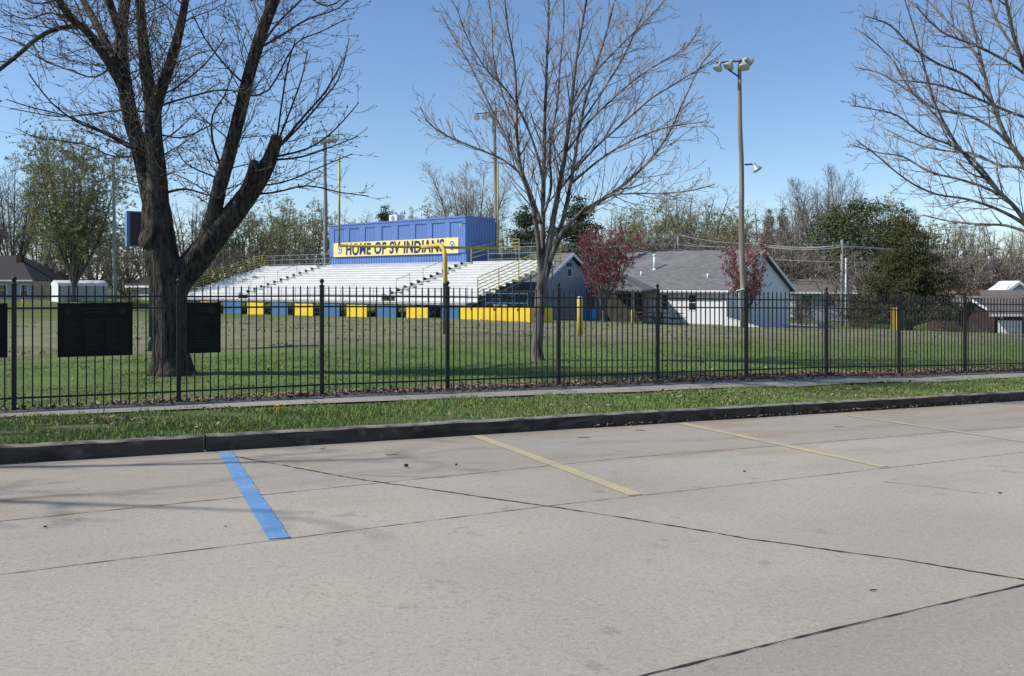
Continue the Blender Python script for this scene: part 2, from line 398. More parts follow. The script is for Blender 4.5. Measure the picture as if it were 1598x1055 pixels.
def strip(name, pts, w, mat, dz, jit=0., wj=0., step=.08, seed=1, ends=None):
    """a thin irregular ribbon lying on the car park through the given points"""
    rg = random.Random(seed); P2 = []
    for p, q in zip(pts[:-1], pts[1:]):
        L = (q-p).length; k = max(1, int(L/step))
        P2 += [p.lerp(q, i/k) for i in range(k)]
    P2.append(pts[-1]); mb = MB(); off = 0; prev = None
    for i, p in enumerate(P2):
        dd = (P2[min(i+1, len(P2)-1)]-P2[max(i-1, 0)]); dd.z = 0; dd.normalize(); nn = V((-dd.y, dd.x, 0))
        off = off*.85+rg.uniform(-jit, jit); ww = w*(1+rg.uniform(-wj, wj))/2
        l, r = lift(p+nn*(off+ww), dz), lift(p+nn*(off-ww), dz)
        if prev: mb.quad(prev[1], r, l, prev[0])
        prev = (l, r)
    return tag(mb.build(name, mat), kind='structure')
strip('pavement_joint', [LP(-40,818), LP(530,760.5), LP(985,714), LP(1475,675), LP(1640,663)], .012, 'joint', .003, .003, .6, seed=2)
strip('pavement_joint', [LP(-40,902), LP(458,840), LP(845,791), LP(1390,730), LP(1640,701)], .009, 'joint', .003, .002, .6, seed=3)
strip('pavement_joint', [LP(900,1084), LP(1020,1052), LP(1270,991), LP(1598,914), LP(1700,890)], .015, 'crack', .0072, .002, .5, seed=4)
strip('pavement_crack', [LP(318,702), LP(380,715), LP(560,748), LP(870,793), LP(1000,812), LP(1170,842), LP(1400,873), LP(1598,905), LP(1750,930)], .019, 'crack', .0036, .006, .8, .05, seed=5)
strip('pavement_crack', [LP(560,742), LP(700,746)], .008, 'joint', .0036, .006, .8, seed=6)
strip('pavement_crack', [LP(1380,752), LP(1470,762), LP(1540,771)], .008, 'joint', .0036, .006, .8, seed=8)
strip('pavement_crack', [LP(1540,727), LP(1640,732)], .009, 'joint', .0036, .006, .8, seed=9)
def paintmat(name, col, under, worn, sc):
    # paint worn away to the concrete in patches and grains
    return M(name, col, .8, var=[((1.5,1.5,1), tuple(c*.86 for c in col), .45, .7), (26., under, worn+.03, worn+.14), (sc, under, worn, worn+.22), (70., tuple(c*.72 for c in under), .58, .7)], coords='Object')
MT['blue_line'] = paintmat('blue_line_paint', (.115,.29,.54), (.37,.33,.27), .545, 3.0)
MT['yellow_line'] = paintmat('worn_yellow_line_paint', (.55,.44,.215), (.40,.35,.265), .45, 2.2)
MT['yellow_line_faint'] = paintmat('faded_yellow_line_paint', (.53,.43,.23), (.40,.35,.27), .40, 3.0)
strip('painted_line', [LP(352,706), LP(392,772), LP(436,841)], .15, 'blue_line', .0055, .002, .06, .02, seed=11)
strip('painted_line', [LP(742,680), LP(870,727), LP(992,773)], .145, 'yellow_line', .0055, .0015, .05, .05, seed=12)
strip('painted_line', [LP(1063,661), LP(1218,694), LP(1380,729)], .14, 'yellow_line', .0055, .0015, .05, .05, seed=13)
strip('painted_line', [LP(1325,649), LP(1475,671), LP(1660,699)], .13, 'yellow_line_faint', .0055, .0015, .05, .05, seed=14)

# ------------------------------------------------------------------ kerb and pavement strip
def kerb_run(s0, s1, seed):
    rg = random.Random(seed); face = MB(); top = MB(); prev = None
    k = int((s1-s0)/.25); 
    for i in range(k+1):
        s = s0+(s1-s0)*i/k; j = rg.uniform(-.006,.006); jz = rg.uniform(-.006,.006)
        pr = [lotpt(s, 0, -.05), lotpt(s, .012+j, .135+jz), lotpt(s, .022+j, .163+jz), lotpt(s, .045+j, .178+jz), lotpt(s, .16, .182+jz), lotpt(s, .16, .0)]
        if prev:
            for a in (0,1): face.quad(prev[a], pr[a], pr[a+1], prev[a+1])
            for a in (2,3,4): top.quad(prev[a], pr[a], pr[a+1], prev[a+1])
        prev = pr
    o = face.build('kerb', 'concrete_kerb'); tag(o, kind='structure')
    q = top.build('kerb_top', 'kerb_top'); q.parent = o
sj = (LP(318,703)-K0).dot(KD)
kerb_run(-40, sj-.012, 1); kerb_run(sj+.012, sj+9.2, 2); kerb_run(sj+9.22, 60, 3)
mb = MB(); prev = None
for i in range(0, 150):
    s = -18+i*.5
    row = []
    for t in (-1.22, -.8, -.4, -.06):
        p = F0+FD*s+FN*t; row.append(V((p.x, p.y, zat(p.x, p.y)+.028)))
    if prev:
        for a in range(3): mb.quad(prev[a], row[a], row[a+1], prev[a+1])
    prev = row
tag(mb.build('sidewalk', 'sidewalk', smooth=True), kind='structure')
for k in range(24):
    mb = MB(); p = F0+FD*(-14+k*1.52); a = p+FN*-1.22; b = p+FN*-.06
    w = FD*.006
    q = [V((x.x, x.y, zat(x.x, x.y)+.034)) for x in (a-w, a+w, b+w, b-w)]
    mb.quad(*q); tag(mb.build('sidewalk_joint', 'joint'), kind='structure')

# ------------------------------------------------------------------ grass, litter
def blades(name, XYp, h0, h1, w, mat, seed, lean=.6, zoff=0.0):
    rg = np.random.RandomState(seed); n = len(XYp)
    z = zgrid(XYp)+zoff
    h = h0+(h1-h0)*rg.rand(n)**1.6; a = rg.rand(n)*6.283; l = rg.rand(n)*lean*h; b = rg.rand(n)*6.283
    base = np.column_stack([XYp, z-.01])
    side = np.column_stack([np.cos(a), np.sin(a), np.zeros(n)])*(w*(.6+.8*rg.rand(n)))[:,None]*.5
    tip = base+np.column_stack([np.cos(b)*l, np.sin(b)*l, h])
    mid = base+np.column_stack([np.cos(b)*l*.3, np.sin(b)*l*.3, h*.55])
    v = np.stack([base-side, base+side, mid+side*.8, tip, mid-side*.8], 1).reshape(-1, 3)
    me = np_mesh(name, v, None, 5, mat)
    o = bpy.data.objects.new(name, me); COL.objects.link(o); return tag(o, kind='stuff')
rg = np.random.RandomState(5)
def strip_pts(n, s0, s1, t0, t1, clump):
    s = s0+(s1-s0)*rg.rand(n); t = t0+(t1-t0)*rg.rand(n)
    XYp = np.column_stack([K0.x+KD.x*s+KN.x*t, K0.y+KD.y*s+KN.y*t])
    c = np.sin(s*2.3+1.7*np.sin(t*3.1))+np.sin(s*5.1+t*4.0)+np.sin(s*.9-2*t)*1.2+rg.randn(n)*.8
    df = (XYp-np.array(F0[:2]))@np.array(FN[:2])
    return XYp[(c > clump) & (df < -1.18+.16*np.sin(s*3.0)+.08*np.sin(s*9.7)+rg.randn(n)*.05)], s
p1, _ = strip_pts(330000, -9, 34, .13, 4.6, -.9)
tag(blades('strip_grass', p1, .02, .07, .012, 'grass', 1), 'green tufted grass on the strip between kerb and sidewalk', 'grass')
p2, _ = strip_pts(110000, -9, 34, .13, 4.6, 1.35)
tag(blades('tall_grass', p2, .05, .12, .011, 'grass', 2), 'taller grass tufts standing in the kerbside strip', 'grass')
nn = 260000
s = -14+52*rg.rand(nn); t = .05+11*rg.rand(nn)**1.15
XYp = np.column_stack([F0.x+FD.x*s+FN.x*t, F0.y+FD.y*s+FN.y*t])
c = np.sin(s*1.3+1.7*np.sin(t*1.1))+np.sin(s*3.1+t*2.0)+rg.randn(nn)*1.0
dens = np.clip((11-t)/2.5, 0, 1)
keep = (c > -1.2) & (rg.rand(nn) < dens)
tag(blades('lawn_grass', XYp[keep], .015, .042, .016, 'lawn', 3, 1.2), 'mown lawn behind the iron fence', 'grass')
nn = 60000
s = -30+90*rg.rand(nn); t = 11+26*rg.rand(nn)
XYp = np.column_stack([F0.x+FD.x*s+FN.x*t, F0.y+FD.y*s+FN.y*t])
c = np.sin(s*.9+1.7*np.sin(t*.7))+np.sin(s*2.1+t*1.3)+np.sin(t*2.7+s*.3)+rg.randn(nn)*.5
tag(blades('field_grass', XYp[c > 1.5], .04, .10, .05, 'lawn', 4, .9), 'sparse green tufts on the brown playing field', 'grass')

def leaves(name, XYp, s0, s1, seed, zoff=.03, mat='litter'):
    rg = np.random.RandomState(seed); n = len(XYp); z = zgrid(XYp)+zoff+rg.rand(n)*.03
    c = np.column_stack([XYp, z]); L = s0+(s1-s0)*rg.rand(n)
    u = rg.randn(n, 3); u[:,2] *= .45; u /= np.linalg.norm(u, axis=1)[:,None]
    w = np.cross(u, np.column_stack([rg.randn(n)*.4, rg.randn(n)*.4, np.ones(n)])); w /= np.linalg.norm(w, axis=1)[:,None]
    u *= L[:,None]*.5; w *= L[:,None]*.33
    v = np.stack([c-u, c-u*.2+w, c+u*.5+w*.7, c+u, c+u*.4-w*.8, c-u*.3-w], 1).reshape(-1, 3)
    me = np_mesh(name, v, None, 6, mat); o = bpy.data.objects.new(name, me); COL.objects.link(o); return tag(o, kind='stuff')
nn = 26000
s = -10+44*rg.rand(nn); t = rg.randn(nn)*.22+.12
w = np.clip((s+2)/16, .07, .8)
keep = rg.rand(nn) < w
XYp = np.column_stack([F0.x+FD.x*s+FN.x*t, F0.y+FD.y*s+FN.y*t])[keep]
tag(leaves('fence_leaf_litter', XYp, .05, .11, 1), 'dead brown leaves drifted along the foot of the iron fence', 'leaf litter')
nn = 9000
s = -9+43*rg.rand(nn); t = -1.3-2.6*rg.rand(nn)
c = np.sin(s*.8+.4)+np.sin(s*2.3+t*3)+rg.randn(nn)*.6+np.where(np.abs(s-12.5) < 2.6, 1.6, 0)
XYp = np.column_stack([F0.x+FD.x*s+FN.x*t, F0.y+FD.y*s+FN.y*t])
tk = (XYp-np.array([K0.x, K0.y]))@np.array([KN.x, KN.y])
XYp = XYp[(c > 1.35) & (tk > .18)]
tag(leaves('strip_leaf_litter', XYp, .03, .075, 2, .045), 'dead leaves caught in the grass strip by the kerb', 'leaf litter')
nn = 500
XYp = np.column_stack([-9+26*rg.rand(nn), 14+12*rg.rand(nn)]); d = (XYp-np.array(F0[:2]))@np.array(FN[:2])
tag(leaves('lawn_leaves', XYp[d > .4], .05, .10, 3, .05), 'scattered pale dead leaves lying on the lawn', 'leaf litter')
def gutter_leaves(name, px, py, sx, sy, n, seed, label):
    g2 = random.Random(seed); mb = MB()
    c0 = LP(px, py)
    for i in range(n):
        s = g2.gauss(0, sx); t = -abs(g2.gauss(0, sy)); p = c0+KD*s+KN*t
        tk = (p-K0).dot(KN)
        if tk > -.02: p = p-KN*(tk+.02)
        p = lift(p, .012+g2.random()*.03)
        u = V((g2.gauss(0,1), g2.gauss(0,1), g2.gauss(0,.35))).normalized()*g2.uniform(.02,.05); w = u.orthogonal().normalized()*u.length*.6
        w = V((-u.y, u.x, g2.gauss(0,.2)*u.length))*.6
        mb.poly([p-u, p+w, p+u, p-w])
    o = mb.build(name, 'litter'); tag(o, label, 'leaf litter', kind='stuff')
gutter_leaves('gutter_leaves', 1298, 639, .38, .10, 420, 1, 'pile of dead leaves washed against the kerb')
gutter_leaves('gutter_leaves', 1200, 646, 1.0, .05, 160, 2, 'thin trail of dead leaf scraps along the kerb foot left of the pile')
gutter_leaves('gutter_leaves', 960, 660, .5, .05, 70, 4, 'few pale leaf scraps along the kerb foot near the middle')
gutter_leaves('gutter_leaves', 1440, 634, 1.2, .05, 110, 5, 'thin trail of dead leaf scraps along the kerb foot right of the pile')
# dandelions in the strip
g2 = random.Random(3)
for i, (px, py) in enumerate(((436,661),(443,660),(450,662),(440,664))):
    p = LP(px, py+6); p = p+KN*.35
    mb = MB(); z = zat(p.x, p.y)
    mb.tube([V((p.x, p.y, z)), V((p.x+.01, p.y, z+.12))], [.004,.003], 5)
    for k in range(9):
        a = k*.7; mb.poly([V((p.x+.01, p.y, z+.12)), V((p.x+.01+.035*math.cos(a), p.y+.035*math.sin(a), z+.135)), V((p.x+.01+.035*math.cos(a+.5), p.y+.035*math.sin(a+.5), z+.135))])
    tag(mb.build('dandelion', 'dandelion', loc=(p.x, p.y, z)), 'small yellow dandelion flowering in the kerbside grass', 'flower', 'dandelions in the kerbside grass')
# debris on the car park
def debris(px, py, L, ang, r, label, name='fallen_twig', cat='twig', seed=1):
    L *= .8; r *= .7
    g2 = random.Random(seed); p = LP(px, py, r+.004); mb = MB(); d = V((math.cos(ang), math.sin(ang), 0)); pts = []
    for k in range(6): pts.append(lift(p+d*(L*(k/5-.5))+V((g2.gauss(0,.03*L), g2.gauss(0,.03*L), 0)), r+.004+g2.random()*.05*L))
    mb.tube(pts, [r*.6, r, r, r*.9, r*.7, r*.4], 5)
    if L > .15: mb.tube([pts[3], pts[3]+V((-.02,.03,.01))+d*.03], [r*.6, r*.3], 4)
    tag(mb.build(name, 'debris', loc=p), label, cat)
debris(612,711,.22,.1,.007,'small dark twig lying left of the first yellow line', seed=1)
debris(634,730,.05,.5,.028,'dark lump of debris between the blue and yellow lines','debris_lump','debris',2)
debris(712,727,.03,.5,.016,'tiny dark pebble just left of the first yellow line','pebble','pebble',3)
debris(912,684,.22,.2,.007,'small dark twig between the first two yellow lines', seed=4)
debris(1000,673,.2,.1,.006,'thin dark twig near the kerb before the second yellow line', seed=5)
debris(505,701,.12,.8,.006,'short dark twig near the kerb beside the blue line', seed=6)
debris(1310,667,.2,-.2,.006,'pale twig near the start of the third yellow line', seed=7)
debris(1363,923,.06,.1,.006,'short dark stick on the open concrete at the right', seed=8)
debris(71,824,.03,.1,.010,'tiny dark pebble on the concrete at the left','pebble','pebble',9)
debris(352,823,.02,.1,.007,'tiny dark pebble just left of the blue line','pebble','pebble',10)
debris(1162,737,.04,.1,.010,'tiny dark pebble left of the second yellow line end','pebble','pebble',11)
debris(1561,771,.05,.1,.009,'dark pebble on the concrete at the far right','pebble','pebble',12)

p = LP(950, 664, .006); mb = MB()
q = [p+KD*.07*math.cos(k*1.05)*(1+.3*(k % 2))+KN*.045*math.sin(k*1.05)-KN*.03+Z3*(.015+.03*(k % 3)) for k in range(6)]
for k in range(6): mb.poly([q[k], q[(k+1) % 6], p+Z3*.05-KN*.03])
tag(mb.build('paper_scrap', 'white_paint', loc=p), 'crumpled white paper scrap lying at the kerb foot', 'litter')

# ------------------------------------------------------------------ iron fence
fence = thing('iron_fence', 'black iron picket fence with ball topped posts along the sidewalk', 'fence', FENCE[1])
H = 1.93
for i, p in enumerate(FENCE):
    h = 2.0-.03
    w = .032; mb = MB()
    mb.box(p-FD*w-FN*w+V((0,0,-.12)), FD*2*w, FN*2*w, V((0,0,h-.10+.12)))
    mb.box(p-FD*.042-FN*.042+V((0,0,h-.10)), FD*.084, FN*.084, V((0,0,.022)))
    post = mb.build('post', 'fence', fence)
    mb = MB(); mb.lathe(p+V((0,0,h-.078)), Z3, [(0,.034),(.02,.02),(.035,.016),(.05,.03),(.072,.04),(.095,.036),(.11,.02),(.116,.004)], 10)
    mb.build('ball_cap', 'fence', post, smooth=True)
for i in range(len(FENCE)-1):
    p, q = FENCE[i], FENCE[i+1]; d = q-p; up = V((0,0,1))
    npk = 18; pk = MB()
    for k in range(1, npk+1):
        c = p+d*(k/(npk+1)); r = .0095
        pk.box(c-FD*r-FN*r+V((0,0,.06)), FD*2*r, FN*2*r, V((0,0,1.80)))
        pk.v += [c-FD*r-FN*r+V((0,0,1.86)), c+FD*r-FN*r+V((0,0,1.86)), c+FD*r+FN*r+V((0,0,1.86)), c-FD*r+FN*r+V((0,0,1.86)), c+V((0,0,1.895))]
        b0 = len(pk.v)-5
        for j in range(4): pk.f.append((b0+j, b0+(j+1) % 4, b0+4))
    pan = pk.build('picket_panel', 'fence', fence)
    e = d.normalized()*.034
    for zr in (.19, 1.52, 1.70):
        mb = MB(); mb.box(p+e-FN*.0125+V((0,0,zr)), d-e*2, FN*.025, V((0,0,.028)))
        mb.build('rail', 'fence', pan)

# plaques hanging on the fence
def fence_at(px):                         # where the ray through a photo column meets the fence line
    u = (px-CX)/F
    # F0 + FD*s : X = u*Y
    s = (u*F0.y-F0.x)/(FD.x-u*FD.y); return F0+FD*s
def plaque(px0, px1, ytop, ybot, label, cols, rows, seed):
    a, b = fence_at(px0), fence_at(px1); c = (a+b)/2
    zt = EYE-(ytop-YH)/F*c.y; zb = EYE-(ybot-YH)/F*c.y
    a = V((a.x, a.y, 0))-FN*.045; b = V((b.x, b.y, 0))-FN*.045
    d = b-a; L = d.length; d.normalize(); o = V((a.x, a.y, zb)); h = zt-zb
    t = thing('memorial_plaque', label, 'plaque', V((c.x, c.y, zb)))
    mb = MB(); mb.box(o, d*L, FN*.03, Z3*h); mb.build('plate', 'plaque', t)
    mb = MB(); w = .022; e = -FN*.006
    for (x, z, lx, lz) in ((0,0,L,w),(0,h-w,L,w),(0,w,w,h-2*w),(L-w,w,w,h-2*w)):
        mb.box(o+d*x+Z3*z+e, d*lx, FN*.0055, Z3*lz)
    mb.build('raised_border', 'plaque', t)
    g2 = random.Random(seed); mb = MB(); e = -FN*.003
    m = .09
    for r in range(rows):
        z = h-.26-(h-.36)*r/(rows-1)
        for cidx in range(cols):
            x = m+(L-2*m)*cidx/cols; wl = (L-2*m)/cols*g2.uniform(.45,.85)
            mb = MB(); mb.box(o+d*x+Z3*z+e, d*wl, FN*.0028, Z3*.012); mb.build('relief_line', 'plaque_text', t)
    for r, wl in ((0,.42),(1,.3)):
        mb = MB(); mb.box(o+d*(L*(.5-wl/2))+Z3*(h-.10-.05*r)+e, d*(L*wl), FN*.0028, Z3*.018); mb.build('relief_line', 'plaque_text', t)
    for x in ((.14, L-.14) if L > .7 else (L-.14,)):
        mb = MB(); mb.lathe(o+d*x+Z3*(h-.13)+FN*.0, -FN, [(0,.055),(.007,.055),(.009,.04)], 16); mb.build('round_emblem', 'plaque_text', t)
plaque(90,207,472.5,555.5,'wide black bronze plaque hung on the fence left of the big tree trunk',3,14,1)
plaque(292,344,471.5,550.5,'narrow upright black plaque on the fence in front of the big tree trunk',1,11,2)
plaque(-88,12,473.5,559,'black plaque on the fence cut off by the left edge of the photo',3,14,3)

# ------------------------------------------------------------------ trees
def rot_about(v, axis, ang): return Quaternion(axis, ang) @ v
class Tree:
    def __init__(s, seed): s.rg = random.Random(seed); s.big = MB(); s.tw = MB(); s.buds = []
    def limb(s, pts, rad, sides=10, rough=.05, sub=4):
        if sides >= 8: sides = int(sides*1.9)
        """smooth thick limb through points; returns sampled points and radii"""
        P_ = []; R_ = []
        n = len(pts)
        for i in range(n-1):
            p0 = pts[max(i-1,0)]; p1 = pts[i]; p2 = pts[i+1]; p3 = pts[min(i+2,n-1)]
            for k in range(sub):
                t = k/sub
                q = .5*((2*p1)+(p2-p0)*t+(2*p0-5*p1+4*p2-p3)*t*t+(-p0+3*p1-3*p2+p3)*t*t*t)
                P_.append(q); R_.append(rad[i]*(1-t)+rad[i+1]*t)
        P_.append(pts[-1]); R_.append(rad[-1])
        s.big.tube(P_, R_, sides, True, rough, s.rg)
        return P_, R_
    def branch(s, p, d, L, r, lvl, cfg):
        rg = s.rg; mx = cfg['levels']
        n = max(3, min(9, int(L/cfg['seg'][min(lvl, len(cfg['seg'])-1)])))
        pts = [p]; rad = [r]; st = L/n; tip = cfg['tip']; up = cfg['up'][min(lvl, len(cfg['up'])-1)]; wob = cfg['wob']
        d = d.normalized()
        for k in range(n):
            d = (d+V((rg.gauss(0,wob), rg.gauss(0,wob), rg.gauss(0,wob)+up))).normalized()
            pts.append(pts[-1]+d*st); f = (k+1)/n
            rad.append(max(tip, r*(1-f*.78)))
        big = r > cfg.get('bigr', .03)
        (s.big if big else s.tw).tube(pts, rad, (7 if r > .06 else 5) if big else (4 if r > .014 else 3), False)
        if lvl >= mx:
            if cfg.get('bud'):
                for k in range(1, n+1):
                    if rg.random() < cfg['bud']: s.buds.append((pts[k], (pts[k]-pts[k-1]).normalized()))
            return
        s.spawn(pts, rad, L, lvl+1, cfg)
    def spawn(s, pts, rad, L, lvl, cfg, t0=.18, t1=1.0, lscale=1.0, dens=None):
        rg = s.rg; li = min(lvl-1, len(cfg['dens'])-1)
        cnt = max(2, int(L*(dens or cfg['dens'][li])+rg.random()))
        az = rg.random()*6.28; n = len(pts)-1
        for c in range(cnt):
            t = t0+(t1-t0)*(c+rg.random()*.8)/cnt
            t = min(t, .999); k = int(t*n); f = t*n-k
            p = pts[k].lerp(pts[k+1], f); d = (pts[k+1]-pts[k]).normalized(); rr = rad[k]*(1-f)+rad[k+1]*f
            az += 2.4+rg.gauss(0,.5)
            u = d.orthogonal().normalized(); u = rot_about(u, d, az)
            a = R(rg.gauss(cfg['ang'][li], 9))
            nd = d*math.cos(a)+u*math.sin(a)
            if cfg.get('flat') and nd.z < -.2: nd.z *= .3
            cl = cfg['len'][li]*lscale*rg.uniform(.55,1.15)*(1.0-(.72 if lvl == 1 else .5)*t)*(min(1.0, .25+L/cfg.get('refL', 2.0)) if lvl > 1 else 1)
            cr = min(rr*.62, cfg['rad'][li]*rg.uniform(.75,1.2))
            s.branch(p, nd, cl, max(cr, cfg['tip']), lvl, cfg)
    def budmesh(s, name, mat, parent, size=.02, reps=2):
        rg = np.random.RandomState(1); n = len(s.buds)
        if not n: return
        off = ROOT[parent.name]
        c = np.array([(b[0][0]-off[0], b[0][1]-off[1], b[0][2]-off[2]) for b in s.buds])
        verts = []
        for k in range(reps):
            u = rg.randn(n, 3); u /= np.linalg.norm(u, axis=1)[:,None]; w = rg.randn(n, 3); w = np.cross(u, w); w /= np.linalg.norm(w, axis=1)[:,None]
            sz = (size*(.6+.8*rg.rand(n)))[:,None]
            c2 = c+(rg.randn(n, 3)*size*1.2 if reps > 2 or size > .05 else 0)
            verts.append(np.stack([c2-u*sz, c2+w*sz*.7, c2+u*sz, c2-w*sz*.7], 1))
        v = np.stack(verts, 1).reshape(-1, 3)
        me = np_mesh(name, v, None, 4, mat); o = bpy.data.objects.new(name, me); COL.objects.link(o); o.parent = parent; ROOT[o.name] = off
        return o

def traced(lst, Y0, dY):                  # photo-traced limb: (px, py, width px) with a run in depth
    n = len(lst); out = []; rad = []
    for i, (px, py, w) in enumerate(lst):
        Y = Y0+dY*(i/max(1, n-1))**1.3
        out.append(P(px, py, Y)); rad.append(max(.007, w/F*Y/2))
    return out, rad

# --- the big forked tree on the left
YL = 18.0
tl = Tree(11)
base = P(268,584,YL); base.z = zat(base.x, base.y)
left = thing('maple_tree', 'big dark forked budding tree behind the fence at the left, with a sawn limb stub', 'tree', base)
limbsL = [
 ([(268,592,92),(267,578,74),(267,562,62),(266,530,56),(265,495,54),(264,462,58),(259,432,58),(251,395,56),(246,355,52),(244,325,46),(242,300,34),(241,280,16)], 0, 14),
 ([(244,350,40),(238,318,37),(227,268,33),(216,225,30),(203,180,27),(194,130,25),(190,80,22),(190,40,20),(196,0,17),(205,-70,13),(198,-160,8)], .8, 10),
 ([(248,350,38),(247,310,38),(244,260,34),(240,210,30),(238,165,28),(230,120,23),(224,70,19),(220,25,17),(217,-30,14),(224,-100,10),(215,-190,6)], -.7, 10),
 ([(240,190,22),(248,150,22),(262,112,19),(273,75,18),(283,35,15),(291,-10,12),(300,-80,8),(318,-150,5)], -1.4, 9),
 ([(198,150,16),(178,112,16),(158,80,15),(135,48,14),(112,30,12),(92,2,11),(65,-50,8),(40,-110,5)], -1.0, 8),
 ([(122,42,9),(104,42,9),(80,48,8.5),(55,62,8),(30,84,7.5),(0,108,7),(-40,140,5)], -.6, 8),
 ([(205,150,15),(182,105,15),(168,72,14),(152,40,13),(136,12,12),(118,-30,9),(105,-100,6)], 1.6, 8),
 ([(266,470,46),(276,440,46),(300,412,44),(322,385,41),(342,360,38),(360,338,36),(382,310,33),(402,282,29),(418,255,24),(428,228,20),(432,212,17)], 0, 12),
 ([(318,395,34),(325,365,30),(333,335,28),(342,295,26),(355,250,25),(367,205,24),(378,160,23),(390,112,22),(402,70,22),(414,35,21),(428,0,19),(445,-60,14),(455,-130,9),(470,-200,5)], -.6, 11),
 ([(368,330,30),(385,296,24),(393,270,19),(397,254,16)], -.5, 9),
]
cfgL = dict(levels=3, seg=[.3,.22,.12,.1], up=[.07,.06,.06,.05], wob=.13, tip=.0045, dens=[6.0,5.2,4.6], ang=[54,44,42], len=[2.0,.95,.48], rad=[.017,.010,.0065], bud=.32, bigr=.03, refL=1.6, flat=True)
for i, (lst, dY, sides) in enumerate(limbsL):
    pts, rad = traced(lst, YL, dY)
    rad = [r*(.95 if i in (0, 7) else .86) for r in rad]
    if i == 0: pts[0].z = base.z-.15
    P_, R_ = tl.limb(pts, rad, sides, .06)
    L = sum((P_[k+1]-P_[k]).length for k in range(len(P_)-1))
    if i == 0:
        tl.spawn(P_, R_, L, 2, cfgL, .55, 1.0, .55, 3.0)
    elif i in (7, 9):
        tl.spawn(P_, R_, L, 1, cfgL, .55, 1.0, .55, 2.2)
    else:
        tl.spawn(P_, R_, L, 1, cfgL, .12, 1.0, 1.0)
        tl.spawn(P_, R_, L, 2, cfgL, .10, 1.0, .6, 3.0)
for k in range(6):                       # root flare
    a = k*1.05+.3; rr = .33; c_ = V((base.x+math.cos(a)*rr*.55, base.y+math.sin(a)*rr*.55, base.z+.75)); e_ = V((base.x+math.cos(a)*(rr+.15), base.y+math.sin(a)*(rr+.15), base.z-.06))
    tl.limb([c_, c_.lerp(e_, .55)+V((-math.cos(a)*.06,-math.sin(a)*.06,-.06)), e_], [.10,.12,.04], 7, .06)
# bark burl on the left stem
tl.big.lathe(P(232,372,YL-.22), V((-.5,-.8,.2)), [(-.2,.05),(-.1,.22),(0,.26),(.1,.2),(.16,.06)], 9)
# traced secondary branches: (points), depth run
secL = [([(218,240,10),(200,229,9),(160,207,7),(120,190,6),(80,160,5),(45,115,4)], -1.2), ([(218,232,8),(194,221,7),(150,200,5.5),(100,180,5),(50,168,4),(10,155,3)], -.4),
 ([(230,175,7),(190,172,6),(140,178,5),(90,182,4),(20,170,3)], .8), ([(430,235,10),(455,205,8),(480,175,7),(510,140,6),(540,85,4)], -.6),
 ([(432,225,8),(450,180,6),(470,125,5),(480,80,4)], .6), ([(425,240,9),(465,200,7),(500,160,6),(530,120,4),(545,60,3)], 1.0), ([(428,245,8),(480,232,6),(520,205,5),(560,160,3)], -.9),
 ([(432,220,7),(440,160,6),(450,100,5),(462,60,3)], -1.3), ([(420,250,8),(470,245,6),(520,228,4),(560,212,3)], .3), ([(405,75,9),(440,55,7),(480,30,6),(530,12,4),(560,-20,3)], -1.0),
 ([(400,85,9),(430,40,7),(470,0,6),(510,-40,4)], .8), ([(378,150,7),(420,70+70,6),(460,70,5),(500,50,4),(540,30,3)], .2), ([(345,260,9),(332,220,7),(332,180,6),(350,150,5),(365,110,4)], -.6),
 ([(382,305,7),(430,300,6),(480,290,5),(530,300,4),(575,306,3)], -.8), ([(395,290,6),(440,285,5),(490,265,4),(550,240,3)], .7), ([(262,300,9),(290,295,7),(320,303,6),(345,310,5)], -.5),
 ([(250,165,8),(300,150,6),(350,140,5),(400,150,3)], -1.0), ([(240,150,7),(270,140,6),(320,100,5),(350,60,4)], .9), ([(385,135,7),(350,100,6),(320,60,5),(300,20,4)], -1.3),
 ([(190,90,7),(150,120,6),(110,110,5),(60,90,4),(20,60,3)], 1.4), ([(115,35,6),(80,20,5),(40,30,4),(5,15,3)], -.5), ([(90,0,6),(50,5,5),(10,-20,4)], .5), ([(225,240,6),(180,245,5),(130,225,4),(60,215,3),(25,200,2.5)], -1.5),
 ([(250,210,6),(285,215,5),(320,200,4),(340,190,3)], .4), ([(345,280,6),(320,270,5),(290,255,4),(275,230,3)], -1.0), ([(430,0,8),(470,-10,6),(510,10,5),(545,-10,3)], -.2)]
for lst, dY in secL:
    pts, rad = traced(lst, YL, dY)
    rad = [r*.50 for r in rad]
    P_, R_ = tl.limb(pts, rad, 5, 0, 3); L = sum((P_[k+1]-P_[k]).length for k in range(len(P_)-1))
    tl.spawn(P_, R_, L, 2, cfgL, .12, 1.0, 1.15, 4.6)
# limbs that lean out towards the car park above the frame
for (px, py, Y1, dx, dy, dz) in ((222,60,18,1.5,-4.2,4.5),(420,20,18,1.2,-3.8,4.0),(190,60,18,-1.0,-3.0,4.5),(300,-60,17,2.5,-1.5,3.0),(445,-60,17.4,2.5,-.5,3.0)):
    p = P(px, py, Y1); q = [p, p+V((dx*.3, dy*.3, dz*.4)), p+V((dx*.65, dy*.65, dz*.75)), p+V((dx, dy, dz))]
    P_, R_ = tl.limb(q, [.09,.07,.05,.02], 7, .04)
    tl.spawn(P_, R_, 6, 1, cfgL, .2, 1.0, 1.0)
tl.big.build('trunk', 'bark_dark', left, smooth=True); tl.tw.build('crown', 'twig_dark', left); tl.budmesh('buds', 'bud', left, .021)

